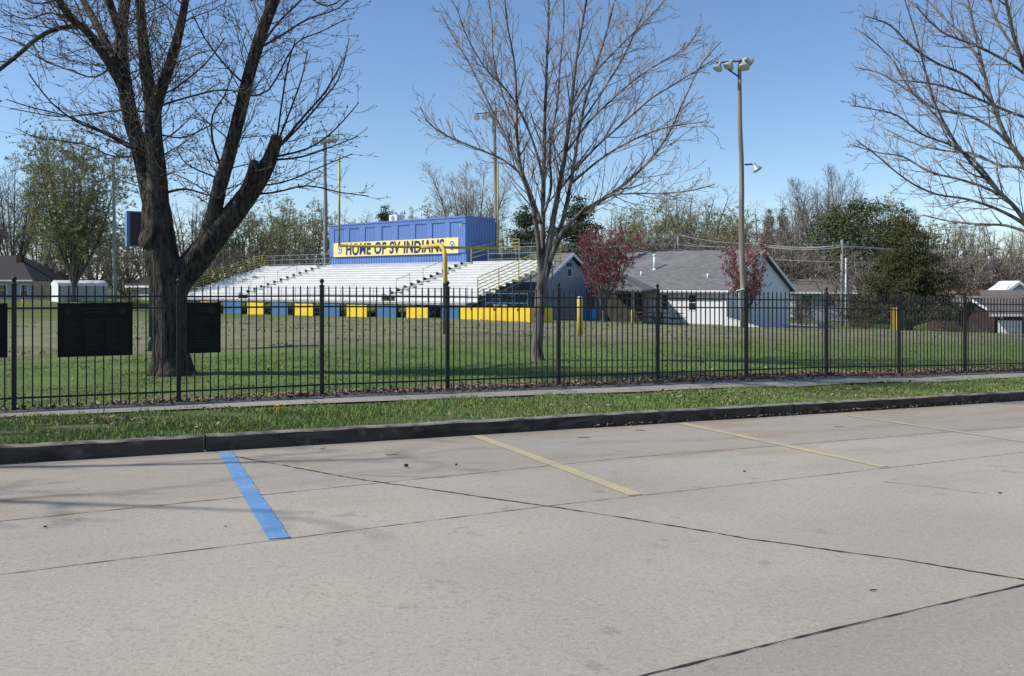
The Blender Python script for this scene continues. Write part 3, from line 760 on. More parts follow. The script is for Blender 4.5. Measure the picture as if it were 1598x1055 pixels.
# --- the slender tree in the middle
YM = 22.0
tm = Tree(23)
base = G(839, YM)
mid = thing('young_maple_tree', 'slender bare grey tree standing alone in the lawn at mid frame', 'tree', base)
limbsM = [
 ([(839,570,46),(839,562,40),(838,545,34),(840,515,31),(842,480,31),(844,450,31),(847,425,26),(849,395,12)], 0, 12),
 ([(845,455,24),(843,415,22),(838,365,17),(832,325,15),(822,295,13),(812,260,12),(807,215,10),(806,160,9),(803,100,7.5),(792,40,6),(785,-30,4.5),(775,-100,3)], -.8, 7),
 ([(846,455,24),(846,405,22),(847,345,18),(848,295,16),(849,245,14),(850,190,12),(852,135,10),(854,75,9),(856,10,7.5),(850,-70,5),(842,-150,3)], .9, 7),
 ([(847,460,27),(852,410,25),(862,350,20),(871,300,18),(880,250,16),(887,200,14),(893,150,12),(899,95,10),(908,40,9),(917,-10,8),(930,-80,5),(938,-150,3)], -.5, 8),
 ([(853,420,22),(866,385,19),(878,345,16),(887,305,14),(895,260,12),(903,210,10.5),(914,155,9),(930,105,7.5),(948,45,6),(962,-10,5),(985,-80,3)], 1.6, 7),
 ([(846,465,27),(855,415,24),(874,370,20),(896,340,17),(925,320,14),(958,300,12),(985,278,10),(1010,255,8.5),(1030,230,7.5),(1048,200,6.5),(1068,155,5),(1095,100,4),(1125,65,3)], -.7, 8),
 ([(845,350,11),(828,300,9),(815,275,8),(786,250,7),(755,236,6.5),(720,222,6),(690,208,5),(668,190,4),(655,165,3)], .5, 6),
 ([(880,365,11),(915,335,9),(945,308,7.5),(985,302,6.5),(1030,302,6),(1075,298,5),(1115,288,3)], -1.6, 6),
 ([(836,330,11),(820,280,9),(800,240,7),(780,195,6.5),(762,160,6),(735,105,5),(715,70,4),(690,25,3)], 1.5, 6),
 ([(848,290,10),(838,240,8),(815,180,7),(790,140,6),(760,110,5),(730,60,4),(712,10,3)], -1.8, 6),
 ([(850,330,12),(860,290,10),(858,230,8),(870,160,7),(874,100,6),(880,30,5),(878,-40,3)], 1.9, 6),
 ([(871,300,10),(900,262,9),(935,225,8),(975,190,7),(1015,155,6),(1055,130,5),(1090,108,4),(1115,92,3)], .3, 6),
 ([(882,240,9),(915,195,8),(950,160,7),(990,125,6),(1035,95,5),(1070,75,4),(1095,40,3)], -1.5, 6),
 ([(890,170,8),(915,130,7),(945,95,6),(985,55,5),(1020,20,4),(1045,-10,3)], 1.2, 6),
 ([(893,285,9),(935,250,8),(975,225,7),(1020,205,6),(1060,195,5),(1105,190,3)], -2.2, 6),
 ([(908,190,8),(945,135,7),(975,85,6),(1000,30,5),(1030,-30,3)], 2.2, 6),
 ([(806,200,7),(785,150,6),(770,90,5),(768,40,4),(760,-20,3)], .5, 5),
]
cfgM = dict(levels=3, seg=[.35,.25,.14], up=[.15,.12,.10], wob=.06, tip=.0056, dens=[3.8,3.6,3.2], ang=[36,36,38], len=[2.1,1.0,.5], rad=[.020,.011,.0075], bigr=.022, refL=1.8)
for i, (lst, dY, sides) in enumerate(limbsM):
    pts, rad = traced(lst, YM, dY*1.2)
    rad = [r*(.54 if i == 0 else .45) for r in rad]
    if i == 0: pts[0].z = base.z-.12
    P_, R_ = tm.limb(pts, rad, sides, .035 if i == 0 else .02)
    L = sum((P_[k+1]-P_[k]).length for k in range(len(P_)-1))
    if i: tm.spawn(P_, R_, L, 1, cfgM, .22, .97, .85)
    if i: tm.spawn(P_, R_, L, 2, cfgM, .3, 1.0, .55, 2.2)
tm.big.build('trunk', 'bark_grey', mid, smooth=True); tm.tw.build('crown', 'twig_grey', mid)

# --- the tree on the right, trunk outside the frame
YR = 20.5
tr = Tree(31)
base = G(1672, YR)
right = thing('bare_maple_tree', 'bare grey tree leaning its fan of branches in from the right edge', 'tree', base)
limbsR = [
 ([(1672,590,60),(1672,570,44),(1670,530,40),(1666,480,38),(1660,440,36),(1650,415,34)], 0, 11),
 ([(1655,440,28),(1630,395,22),(1606,355,17),(1585,325,14),(1560,300,12),(1530,270,10),(1500,235,9),(1475,195,8),(1455,150,7),(1440,95,6),(1425,40,5),(1405,-20,3)], -.8, 7),
 ([(1660,440,28),(1640,370,24),(1620,300,20),(1600,258,17),(1575,222,14),(1556,180,12),(1540,130,10),(1527,75,8),(1515,20,7),(1500,-50,4)], .6, 7),
 ([(1662,440,26),(1660,350,24),(1640,250,20),(1620,170,17),(1600,110,14),(1582,55,12),(1570,0,10),(1555,-80,6)], -1.4, 7),
 ([(1606,355,13),(1580,338,11),(1545,322,9),(1505,310,7.5),(1465,304,6.5),(1430,290,6),(1398,268,5),(1365,240,4),(1335,218,3)], -1.2, 6),
 ([(1570,308,10),(1530,290,8.5),(1490,278,7),(1450,268,6),(1410,245,5),(1370,238,4),(1325,225,3)], .9, 6),
 ([(1556,294,9),(1520,250,8),(1480,225,7),(1440,210,6),(1400,180,5),(1360,170,4),(1330,165,3)], -1.9, 6),
 ([(1598,250,10),(1555,205,9),(1510,180,8),(1460,170,7),(1415,140,6),(1375,115,5),(1335,105,3)], 1.6, 6),
 ([(1548,160,9),(1510,120,8),(1465,100,7),(1425,75,6),(1390,40,5),(1350,25,3)], -1.2, 6),
 ([(1532,100,8),(1500,55,7),(1465,20,6),(1430,-20,4)], 1.1, 6),
 ([(1590,85,9),(1560,40,8),(1540,-10,7),(1520,-60,5)], .5, 6),
 ([(1606,120,10),(1570,95,9),(1520,70,8),(1470,50,6),(1430,10,4)], -2.4, 6),
 ([(1625,190,10),(1590,180,9),(1540,160,8),(1490,140,7),(1450,130,5),(1400,125,3)], -2.6, 6),
 ([(1630,280,10),(1595,262,9),(1560,258,8),(1520,240,7),(1475,235,6),(1430,225,4),(1380,200,3)], 2.2, 6),
 ([(1610,365,10),(1570,352,8),(1530,350,7),(1480,345,5),(1440,335,3)], 1.8, 6),
 ([(1500,235,7),(1460,180,6),(1420,140,5),(1390,90,4),(1345,50,3)], .4, 6),
]
cfgR = dict(cfgM); cfgR['dens'] = [2.7,3.1,3.0]; cfgR['up'] = [.08,.07,.08]
for i, (lst, dY, sides) in enumerate(limbsR):
    pts, rad = traced(lst, YR, dY*1.2)
    rad = [r*.49 for r in rad]
    if i == 0: pts[0].z = base.z-.12
    P_, R_ = tr.limb(pts, rad, sides, .02)
    L = sum((P_[k+1]-P_[k]).length for k in range(len(P_)-1))
    if i: tr.spawn(P_, R_, L, 1, cfgR, .2, .97, .8); tr.spawn(P_, R_, L, 2, cfgR, .2, 1.0, .6, 2.4)
tr.big.build('trunk', 'bark_grey', right, smooth=True); tr.tw.build('crown', 'twig_grey', right)

# --- distant trees: prototypes, then copies
def leafcloud(centres, per, spread, size, seed, mat, name, parent, squash=1.0):
    rg = np.random.RandomState(seed); c = np.repeat(np.array(centres), per, 0); n = len(c)
    d = rg.randn(n, 3)*np.array([1,1,squash])*spread; c = c+d
    u = rg.randn(n, 3); u /= np.linalg.norm(u, axis=1)[:,None]; w = np.cross(u, rg.randn(n, 3)); w /= np.linalg.norm(w, axis=1)[:,None]
    sz = (size*(.5+rg.rand(n)))[:,None]
    v = np.stack([c-u*sz, c+w*sz*.6, c+u*sz, c-w*sz*.6], 1).reshape(-1, 3)
    me = np_mesh(name, v, None, 4, mat); o = bpy.data.objects.new(name, me); COL.objects.link(o); o.parent = parent; ROOT[o.name] = ROOT[parent.name]
    return o
def proto(name, label, cat, seed, H, spread, stems, trunk_r, twig=(.02,), leaf=None, cfg=None, fork=.25, barkm='bark_far', twigm='twig_far', leafn=1, group=None, tropism=.07):
    t = Tree(seed); rg = t.rg
    root = thing(name, label, cat, V((0,0,0)), group)
    tz = H*fork
    t.limb([V((0,0,-.4)), V((0,0,0)), V((rg.gauss(0,.05), rg.gauss(0,.05), tz*.5)), V((rg.gauss(0,.1), rg.gauss(0,.1), tz))], [trunk_r*1.35, trunk_r*1.05, trunk_r*.9, trunk_r*.8], 7)
    c = dict(levels=3, seg=[.9,.6,.45], up=[.09,tropism,.06], wob=.10, tip=twig[0], dens=[1.5,2.0,2.4], ang=[40,42,44], len=[H*.26,H*.13,H*.07], rad=[trunk_r*.2,trunk_r*.10,twig[0]*1.1], bigr=trunk_r*.2, refL=H*.14, bud=.55 if leaf else None)
    if cfg: c.update(cfg)
    for k in range(stems):
        a = 6.283*k/stems+rg.gauss(0,.25); out = spread*rg.uniform(.55,1.0) if k else spread*.15; hh = H*rg.uniform(.82,1.0) if k else H
        st = V((0,0,tz*rg.uniform(.55,1.0)))
        e = V((math.cos(a)*out, math.sin(a)*out, hh))
        m1 = st.lerp(e, .35)+V((math.cos(a)*out*.12, math.sin(a)*out*.12, 0)); m2 = st.lerp(e, .7)+V((rg.gauss(0,.2), rg.gauss(0,.2), 0))
        P_, R_ = t.limb([st, m1, m2, e], [trunk_r*.6, trunk_r*.42, trunk_r*.26, twig[0]*1.3], 6, .03)
        L = (e-st).length
        t.spawn(P_, R_, L, 1, c, .15, 1.0, 1.0)
    t.big.build('trunk', barkm, root, smooth=True); t.tw.build('crown', twigm, root)
    if leaf: t.budmesh('leaves', leaf[0], root, leaf[1], leaf[2])
    return root
PR = {}
GW = 'woodland trees behind the field'
PR['bareA'] = proto('bare_tree', '', 'tree', 41, 14, 5.0, 7, .30, (.013,))
PR['bareB'] = proto('bare_tree', '', 'tree', 42, 16, 3.0, 6, .24, (.013,), fork=.3)
PR['bareC'] = proto('bare_tree', '', 'tree', 43, 13, 5.5, 9, .28, (.013,), fork=.18)
PR['budA'] = proto('budding_tree', '', 'tree', 44, 14, 4.0, 7, .28, (.012,), ('leaf_bud', .07, 7), fork=.25)
PR['budB'] = proto('budding_tree', '', 'tree', 45, 11, 4.5, 8, .24, (.012,), ('leaf_olive', .07, 6), fork=.14)
PR['fan'] = proto('bare_tree', '', 'tree', 57, 16, 4.6, 11, .20, (.012,), None, dict(dens=[1.9,2.5,2.8], ang=[30,36,40], up=[.14,.10,.08]), fork=.16)
PR['leader'] = proto('budding_tree', '', 'tree', 58, 14, 3.9, 15, .17, (.011,), ('leaf_bud', .055, 9), dict(dens=[1.7,2.3,2.6], ang=[44,44,44], up=[.05,.04,.04]), fork=.12)
PR['red'] = proto('redbud_tree', '', 'tree', 46, 6.0, 2.3, 10, .13, (.009,), ('leaf_red', .05, 6), dict(len=[1.5,.85,.5], dens=[2.4,3.2,3.6], up=[.12,.08,.06], seg=[.4,.3,.2], refL=1.0, bud=.8), fork=.2, twigm='twig_far')
def conifer(name, seed, H, rad_fn, nb, per, size, mat, spread, z0, squash=.6, trunk_r=.25):
    rg = random.Random(seed); root = thing(name, '', 'tree', V((0,0,0)))
    mb = MB(); mb.tube([V((0,0,-.4)), V((0,0,H*.5)), V((0,0,H*.96))], [trunk_r, trunk_r*.6, .04], 7)
    cen = []; rmax = max(rad_fn(k/20) for k in range(21))
    for k in range(nb):
        f = rg.random()
        while rg.random() > (rad_fn(f)/rmax)**1.3: f = rg.random()
        z = z0+(H-z0)*f; r = rad_fn(f)*math.sqrt(rg.uniform(.12,1)) ; a = rg.random()*6.283
        lump = .8+.25*math.sin(3*a+z*1.3)+.22*math.sin(7*a-z*2.1)+.12*math.sin(13*a+z*4)
        e = V((math.cos(a)*r*lump, math.sin(a)*r*lump, z)); cen.append(tuple(e))
        if k % 4 == 0: mb.tube([V((0,0,max(.3, z-.25*r))), e*1.0], [.05, .015], 4, False)
    mb.build('trunk', 'bark_far', root, smooth=True)
    leafcloud(cen, per, spread, size, seed, mat, 'crown', root, squash)
    return root
PR['pine'] = conifer('pine_tree', 51, 12, lambda f: 3.6*(1-f)**.6*(.72+.28*math.sin(f*24))+.1, 170, 95, .10, 'leaf_pine', .40, 3.0, .45)
PR['round'] = conifer('round_evergreen_tree', 52, 10, lambda f: 4.6*math.sqrt(max(0, 1-(2*f-.85)**2/1.35)), 300, 100, .09, 'leaf_round', .40, 1.2, .7)
PR['cedar'] = conifer('cedar_tree', 53, 8.2, lambda f: 4.9*(1-f)**.8*(.93+.07*math.sin(f*23))+.12, 620, 95, .058, 'leaf_cedar', .27, .9, .42, .3)
PR['shrub'] = conifer('shrub', 54, 2.2, lambda f: 1.5*math.sqrt(max(0, 1-(2*f-.8)**2/1.5)), 45, 60, .05, 'leaf_shrub', .3, .1, .8, .06)
PR['thicket'] = proto('thicket_shrub', '', 'shrub', 55, 5.0, 3.0, 12, .09, (.012,), ('leaf_shrub', .05, 2), dict(len=[1.8,1.0,.55], dens=[1.9,2.3,2.4], seg=[.5,.4,.3], refL=1.2), fork=.07)
used = set()
def put(kind, px, Y, top=None, H0=None, wid=1.0, rz=None, label=None, group=None, dz=0.0):
    """stand a tree at a photo column and a distance; top = photo row its tip reaches"""
    src = PR[kind]; b = G(px, Y, dz)
    H0 = dict(fan=17.2, leader=15.0, bareA=15.2, bareB=17.2, bareC=14.2, budA=15.2, budB=12.0, red=6.5, pine=12.3, round=10.6, cedar=8.4, shrub=2.3, thicket=5.4)[kind]
    sz = (EYE-(top-YH)/F*Y-b.z)/H0 if top is not None else 1.0
    rz = rnd.random()*6.28 if rz is None else rz
    if kind not in used:
        used.add(kind); src.location = b; src.rotation_euler = (0,0,rz); src.scale = (sz*wid, sz*wid, sz); o = src
        o['label'] = label; 
        if group: o['group'] = group
        elif 'group' in o: del o['group']
    else:
        o = dup(src, b, rz, (sz*wid, sz*wid, sz), label)
        if group: o['group'] = group
        elif 'group' in o: del o['group']
    return o
# standouts
put('fan', 20, 92, 236, wid=1.05, label='tall bare grey tree above the dark roofed house at far left')
put('leader', 115, 74, 192, wid=1.1, label='tall pale green budding tree beside the white shed at the left')
put('fan', 735, 105, 252, wid=1.15, label='broad bare tree rising behind the press box roof')
put('budB', 660, 98, 305, wid=.9, label='rounded olive budding tree just behind the left of the press box roof')
put('pine', 602, 115, 316, wid=.8, label='small dark pine above the roof air unit of the press box')
put('pine', 822, 92, 315, wid=1.15, label='dark pine behind the bleachers, left of the slender tree trunk')
put('pine', 902, 88, 300, wid=1.25, label='taller dark pine just right of the slender tree trunk')
put('red', 942, 53.5, 352, wid=1.05, label='maroon flowering tree in front of the two pale houses')
put('red', 1165, 53.5, 374, wid=.86, label='maroon flowering tree behind the near wooden light pole')
put('round', 1338, 98, 306, wid=1.2, label='rounded dark evergreen with twin top, left of the big cedar')
put('cedar', 1418, 55, 322, wid=.84, label='broad dark cedar with low boughs between the houses at right')
put('pine', 1200, 125, 322, wid=.55, label='small far pine, left one of the pair above the bare wood')
put('pine', 1222, 125, 320, wid=.5, label='small far pine, right one of the pair above the bare wood')
put('fan', 1288, 108, 260, wid=.95, label='tallest bare grey tree, left of the rounded dark evergreen')
put('bareB', 1245, 112, 278, wid=.8, label='slim bare tree between the far pines and the rounded evergreen')
put('bareC', 1345, 112, 283, wid=.9, label='wind combed bare tree behind the rounded dark evergreen')
put('budA', 1390, 108, 305, wid=.8, label='pale green budding tree peeping out behind the big cedar')
put('bareC', 300, 96, 300, wid=1.0, label='bare grey tree seen through the fork of the big tree')
# wood behind: look-alikes share their label and group
wood = [('budB',60,100,330),('budB',150,98,320),('budB',200,106,330),('budB',250,105,335),('budA',355,96,315),('budB',395,100,318),('budA',425,106,305),('budB',460,92,325),('budA',490,112,312),('budB',515,108,325),
 ('bareC',545,120,325),('bareA',575,120,330),('budB',700,110,335),('bareC',790,118,325),('bareC',860,116,310),('bareA',960,118,312),('bareB',985,122,325),('budA',1000,110,318),('budB',1020,104,330),('budA',1040,106,305),
 ('bareB',1060,112,288),('bareA',1088,112,285),('budB',1105,104,320),('budB',1120,112,318),('budA',1150,112,322),('bareA',1180,112,312),('bareC',1205,106,335),('bareA',1235,110,320),('bareC',1262,104,330),('bareB',1310,116,292),
 ('bareC',1460,110,332),('budB',1490,108,335),('bareB',1515,112,335),('bareC',1540,104,345),('bareA',1570,110,335),('bareC',1600,106,350),('bareA',1630,110,340),('budB',1440,112,340),('bareC',1180,98,350),('budB',1135,96,345),
 ('budA',340,112,325),('bareC',440,118,322),('budB',-30,98,330),('budB',100,112,345),('bareC',1225,96,365),('bareC',1290,96,370),('bareA',1330,120,320),('bareC',1375,120,330),('budB',975,98,345),('budB',880,100,352),
 ('bareC',1520,94,372),('bareC',1585,92,378),('budB',1555,98,372),('bareA',225,96,345),('budB',310,100,360),('budB',180,90,360),('bareC',640,118,340),('budB',925,100,350),('budB',765,102,352),('bareC',1060,94,352),('bareC',1100,92,355),('bareA',1410,118,320)]
LB = dict(bareA='leafless grey tree in the mixed wood behind the field', bareB='leafless tall slim tree in the mixed wood behind the field', bareC='leafless grey tree in the mixed wood behind the field', budA='pale green budding tree in the mixed wood behind the field', budB='olive budding bushy tree in the mixed wood behind the field')
for k, px, Y, top in wood:
    put(k, px, Y, top, wid=rnd.uniform(.9,1.25), label=LB[k], group='woodland trees behind the field')
for px, Y, top in ((300,88,405),(330,88,395),(360,90,400),(395,92,398),(430,92,395),(465,92,395),(500,90,396),(60,86,415),(110,88,405),(150,88,410),(195,88,400),(780,92,380),(830,90,385),(870,86,390),(910,86,392),(960,92,385),(1010,94,372),(1050,96,370),(1090,96,372),(1140,94,375),(1180,92,385),(1215,92,392),(1250,94,395),(1290,92,405),(1330,80,400),(1480,90,405),(1520,92,400),(1560,92,402),(1600,90,405),(1460,86,400)):
    put('thicket', px, Y, top-14, wid=rnd.uniform(1.1,1.6), label='twiggy undergrowth shrub at the foot of the far wood', group='undergrowth shrubs under the far wood')
for px, Y, top, lab in ((1332,60,488,'dark low bush left of the cedar trunk behind the utility pole'),(1352,62,492,'small dark bush in the shade under the cedar'),(1250,72,462,'dark upright bush at the corner of the low blue house'),(1475,70,480,'dark bush left of the brick garage'),(1490,66,500,'low dark bush by the brick garage wall'),(205,68,448,'grey green bush beside the pale shed at the left')):
    put('shrub', px, Y, top, wid=.8, label=lab)
# a tree standing outside the frame on the left, whose shadow falls over the car park
tl2 = proto('bare_tree', 'bare tree beyond the left edge whose branch shadows cross the car park', 'tree', 61, 11.5, 3.4, 6, .2, (.012,), None, dict(dens=[.9,1.1,1.1]), fork=.3)
tl2.location = (-14.8, 7.3, zat(-14.8, 7.3))

# ------------------------------------------------------------------ bleachers
AX = V((-.77,.638,0)).normalized(); BX = V((.638,.77,0)).normalized()
O = V((-2.06,51.5,0))
def Lof(px, D=0.0):
    u = (px-CX)/F; X0 = O.x+BX.x*D; Y0 = O.y+BX.y*D
    return (X0-u*Y0)/(-AX.x+AX.y*u)
def BP(L, D, z): p = O+AX*L+BX*D; return V((p.x, p.y, z))
zg = -.62
bl = thing('bleachers', 'long white aluminium grandstand with blue and yellow panels below the press box', 'bleachers', BP(16, 4, zg))
LT = 33.2; NR = 13; DR = .62; RZ = (3.30-1.05)/(NR-1); Z1 = 1.05
aisles = [(7.2,8.5),(23.8,25.1)]
def segs(a, b, holes):
    out = []; x = a
    for h0, h1 in holes: out.append((x, h0)); x = h1
    out.append((x, b)); return out
for r in range(NR):
    D0 = r*DR+.1; zs = Z1+r*RZ
    mb = MB()
    for (a, b) in segs(0, LT, aisles):
        mb.box(BP(a, D0, zs-.05), AX*(b-a), BX*.27, Z3*.05)                       # seat plank
        mb.box(BP(a, D0+.03, zs-.262), AX*(b-a), BX*.02, Z3*.21)                # board under the seat
        k = a+.9
        while k < b: mb.box(BP(k, D0+.012, zs-.10), AX*.05, BX*.017, Z3*.045); k += 1.83
    row = mb.build('seat_row', 'white_alu', bl)
    mb = MB()
    for (a, b) in segs(0, LT, aisles): mb.box(BP(a, D0+.275, zs-.10), AX*(b-a), BX*.38, Z3*.045)   # foot plank behind
    mb.build('foot_plank', 'white_alu', row)
    for (a, b) in aisles:
        mb = MB(); mb.box(BP(a+.03, D0+.30, zs-.10), AX*(b-a-.06), BX*.30, Z3*.045); mb.box(BP(a+.33, D0+.02, zs-.19), AX*(b-a-.66), BX*.24, Z3*.04)
        mb.build('aisle_step', 'white_alu', row)
mb = MB()                                                                        # front fascia and walkway
mb.box(BP(0, -.9, .52), AX*LT, BX*1.0, Z3*.05)
mb.build('front_walkway', 'white_alu', bl)
mb = MB()
for (a, b) in segs(0, LT, aisles): mb.box(BP(a+.002, .02, .59), AX*(b-a-.004), BX*.03, Z3*.40)
mb.build('front_fascia', 'white_alu', bl)
mb = MB()                                                                        # front guard rail
k = 0
while k <= LT:
    mb.bar(BP(k, -.85, .40), BP(k, -.85, 1.45), .022); k += 1.66
for z in (.95, 1.42): mb.bar(BP(0, -.85, z), BP(LT, -.85, z), .018)
mb.build('front_guard_rail', 'steel', bl)
mb = MB(); mb.box(BP(0, -.93, .40), AX*LT, BX*.03, Z3*.10); k = 0
while k < LT: mb.box(BP(k, -.95, .36), AX*.05, BX*.02, Z3*.2); k += 1.83
mb.build('front_beam', 'steel', bl)
mb = MB()                                                                        # frames below
k = .3
while k < LT:
    mb.bar(BP(k, -.7, zg-.1), BP(k, -.7, .45), .05); mb.bar(BP(k, 3.6, zg-.1), BP(k, 3.6, 1.9), .05); mb.bar(BP(k, 7.8, zg-.1), BP(k, 7.8, 3.0), .05)
    mb.bar(BP(k, -.7, .3), BP(k, 8.1, 2.85), .05); mb.bar(BP(k, -.7, zg+.1), BP(k, 3.6, 1.6), .03); mb.bar(BP(k, 3.6, zg+.1), BP(k, 7.8, 2.6), .03)
    k += 1.83
mb.build('understructure', 'steel', bl)
# aisle hand rails
for (a, b) in aisles:
    m_ = (a+b)/2
    for r0, r1 in ((1,3),(5,8)):
        mb = MB(); za, zb = Z1+r0*RZ, Z1+r1*RZ; Da, Db = r0*DR+.1, r1*DR+.1
        mb.bar(BP(m_, Da, za-.3), BP(m_, Da, za+.72), .02); mb.bar(BP(m_, Db, zb-.3), BP(m_, Db, zb+.72), .02); mb.bar(BP(m_, Da, za+.72), BP(m_, Db, zb+.72), .02)
        mb.build('aisle_rail', 'steel', bl)
# end rails (weathered yellow)
for Lr in (-.06, LT+.06):
    mb = MB(); slope = (NR-1)*RZ; 
    for z in (-.12,.10,.32,.54,.76,.98):
        mb.bar(BP(Lr, -.05, Z1+z+.02), BP(Lr, 7.7, Z1+slope+z+.02), .028)
    for f in (0, .25, .5, .75, 1.0):
        D = -.05+7.75*f; z = Z1+slope*f; mb.bar(BP(Lr, D, z-.35), BP(Lr, D, z+1.0), .03)
    for z in (-.12,.10,.32,.54,.76,.98):
        mb.bar(BP(Lr, 7.7, Z1+slope+z+.02), BP(Lr, 8.3, Z1+slope+z+.02), .028)
    mb.bar(BP(Lr, 8.3, Z1+slope-.2), BP(Lr, 8.3, Z1+slope+1.0), .03)
    mb.build('end_rail', 'yellow_rail', bl)
BXL0, BXL1 = 8.35, 23.9                    # the press box spans this part of the top
for (a, b) in ((0, BXL0-2.0), (BXL1+.1, LT)):
    mb = MB(); zt = Z1+(NR-1)*RZ
    for z in (.15,.55,.95): mb.bar(BP(a, 8.25, zt+z), BP(b, 8.25, zt+z), .02)
    k = a
    while k <= b+.01: mb.bar(BP(k, 8.25, zt-.2), BP(k, 8.25, zt+.97), .024); k += (b-a)/round((b-a)/1.2)
    # chain-link wires between the pipes
    k = a
    while k < b: mb.bar(BP(k, 8.25, zt+.15), BP(k, 8.25, zt+.95), .004, 3); k += .2
    mb.build('back_rail', 'steel', bl)
# coloured skirt panels along the foot
for i, (c, w, m_) in enumerate(((363,27,'blue_panel'),(400,26,'yellow'),(437.5,25,'blue_panel'),(475,28,'yellow'),(518,25,'blue_panel'),(557.5,31,'yellow'),(604,32,'blue_panel'),(651.5,33,'yellow'),(703,27,'blue_panel'),(327,26,'yellow'))):
    a, b = Lof(c+w/2, -1.0), Lof(c-w/2, -1.0)
    mb = MB(); mb.box(BP(a, -1.05, zg-.05), AX*(b-a), BX*.025, Z3*(.33-zg+.05-(0.03 if i % 2 else 0)))
    for f in (.02, .94): mb.box(BP(a+(b-a)*f, -1.02, zg-.05), AX*((b-a)*.04), BX*.06, Z3*(.33-zg))
    mb.build('skirt_panel', m_, bl)
# yellow wall wrapping the right hand end
wl = thing('yellow_wall', 'low bright yellow board wall wrapping the right end of the bleachers', 'wall', BP(-1.5, -1.05, zg))
a, b = Lof(828,-1.05), Lof(719,-1.05)
mb = MB(); npan = 6
for k in range(npan):
    l0 = a+(b-a)*k/npan; mb.box(BP(l0+.01, -1.08, zg-.3), AX*((b-a)/npan-.02), BX*.03, Z3*(.34-zg+.3+.01*(k % 2)))
mb.build('front_boards', 'yellow', wl)
mb = MB(); mb.box(BP(a-.04, -1.08, zg-.3), AX*.035, BX*2.0, Z3*(.33-zg+.3)); mb.build('end_boards', 'yellow', wl)
mb = MB()
for k in range(npan+1):
    l0 = a+(b-a)*k/npan; mb.box(BP(l0-.03, -1.0, zg-.3), AX*.06, BX*.05, Z3*(.34-zg+.2)); 
    if k % 2 == 1: mb.box(BP(l0-.06, -1.10, .16), AX*.12, BX*.015, Z3*.13)
mb.build('wall_posts', 'dark_steel', wl)
# blue frame rail at the right end
br = thing('blue_rail', 'blue pipe railing standing behind the yellow wall at the bleacher end', 'railing', BP(-2, .3, zg))
mb = MB()
for l in (-.4,-1.5,-2.6,-3.6): mb.bar(BP(l, .3, zg-.1), BP(l, .3, 1.1), .035)
for z in (.55, 1.1): mb.bar(BP(-.4, .3, z), BP(-3.6, .3, z), .03)
mb.build('pipes', 'blue_panel', br)

# ------------------------------------------------------------------ press box
pb = thing('press_box', 'long blue metal press box on top of the bleachers', 'press box', BP(16, 9.7, 3.0))
zb, zt, DD = 3.20, 6.66, 3.2; D0 = 8.0
mb = MB(); mb.box(BP(BXL0, D0+.08, zb), AX*(BXL1-BXL0), BX*DD, Z3*(zt-zb-.1))
k = BXL0+.15
while k < BXL1: mb.box(BP(k, D0+.055, zb+.02), AX*.05, BX*.024, Z3*.75); k += .3
k = D0+.3
while k < D0+DD: mb.box(BP(BXL0-.022, k, zb+.02), AX*.021, BX*.05, Z3*(zt-zb-.2)); k += .3
mb.build('wall', 'blue_box', pb)
# sheds legs
mb = MB()
for l in (BXL0+.3, 12, 16, 20, BXL1-.3):
    for d_ in (D0+.4, D0+DD-.2): mb.bar(BP(l, d_, zg-.2), BP(l, d_, zb), .08)
mb.build('legs', 'dark_steel', pb)
mb = MB(); mb.box(BP(BXL0-.05, D0-.08, zt-.12), AX*(BXL1-BXL0+.1), BX*(DD+.2), Z3*.12); mb.build('roof', 'blue_trim', pb)
# front: raised strips and recessed shutters
zs0, zs1 = 5.13, zt-.40
edges = [(207,285),(325,405),(447,527),(577,655),(703,795),(840,930),(970,1070),(1108,1215)]
pan = []
for x0, x1 in edges: pan.append((Lof(480+x1/4.994, D0), Lof(480+x0/4.994, D0)))
mb = MB(); cur = BXL0
for (a, b) in sorted(pan):
    if a > cur: mb.box(BP(cur, D0-.02, zs0), AX*(a-cur), BX*.098, Z3*(zs1-zs0))
    cur = b
mb.box(BP(cur, D0-.02, zs0), AX*(BXL1-cur), BX*.098, Z3*(zs1-zs0))
mb.box(BP(BXL0, D0-.03, zs1), AX*(BXL1-BXL0), BX*.108, Z3*(zt-.12-zs1))
mb.box(BP(BXL0, D0-.025, zb+.78), AX*(BXL1-BXL0), BX*.1, Z3*(zs0-zb-.78))
k = BXL0+.1
while k < BXL1: mb.box(BP(k, D0-.042, zs1+.03), AX*.04, BX*.011, Z3*(zt-.16-zs1)); k += .22
mb.build('front_frame', 'blue_trim', pb)
for (a, b) in pan:
    mb = MB(); mb.box(BP(a, D0+.045, zs0), AX*(b-a), BX*.03, Z3*(zs1-zs0))
    k = a+.12
    while k < b-.05: mb.box(BP(k, D0+.03, zs0+.02), AX*.035, BX*.0145, Z3*(zs1-zs0-.04)); k += .22
    mb.build('shutter', 'blue_box', pb)
mb = MB(); mb.box(BP(BXL0+.3, D0-.5, zb-.1), AX*(BXL1-BXL0-.6), BX*.55, Z3*.05); 
mb.build('front_ledge', 'blue_trim', pb)
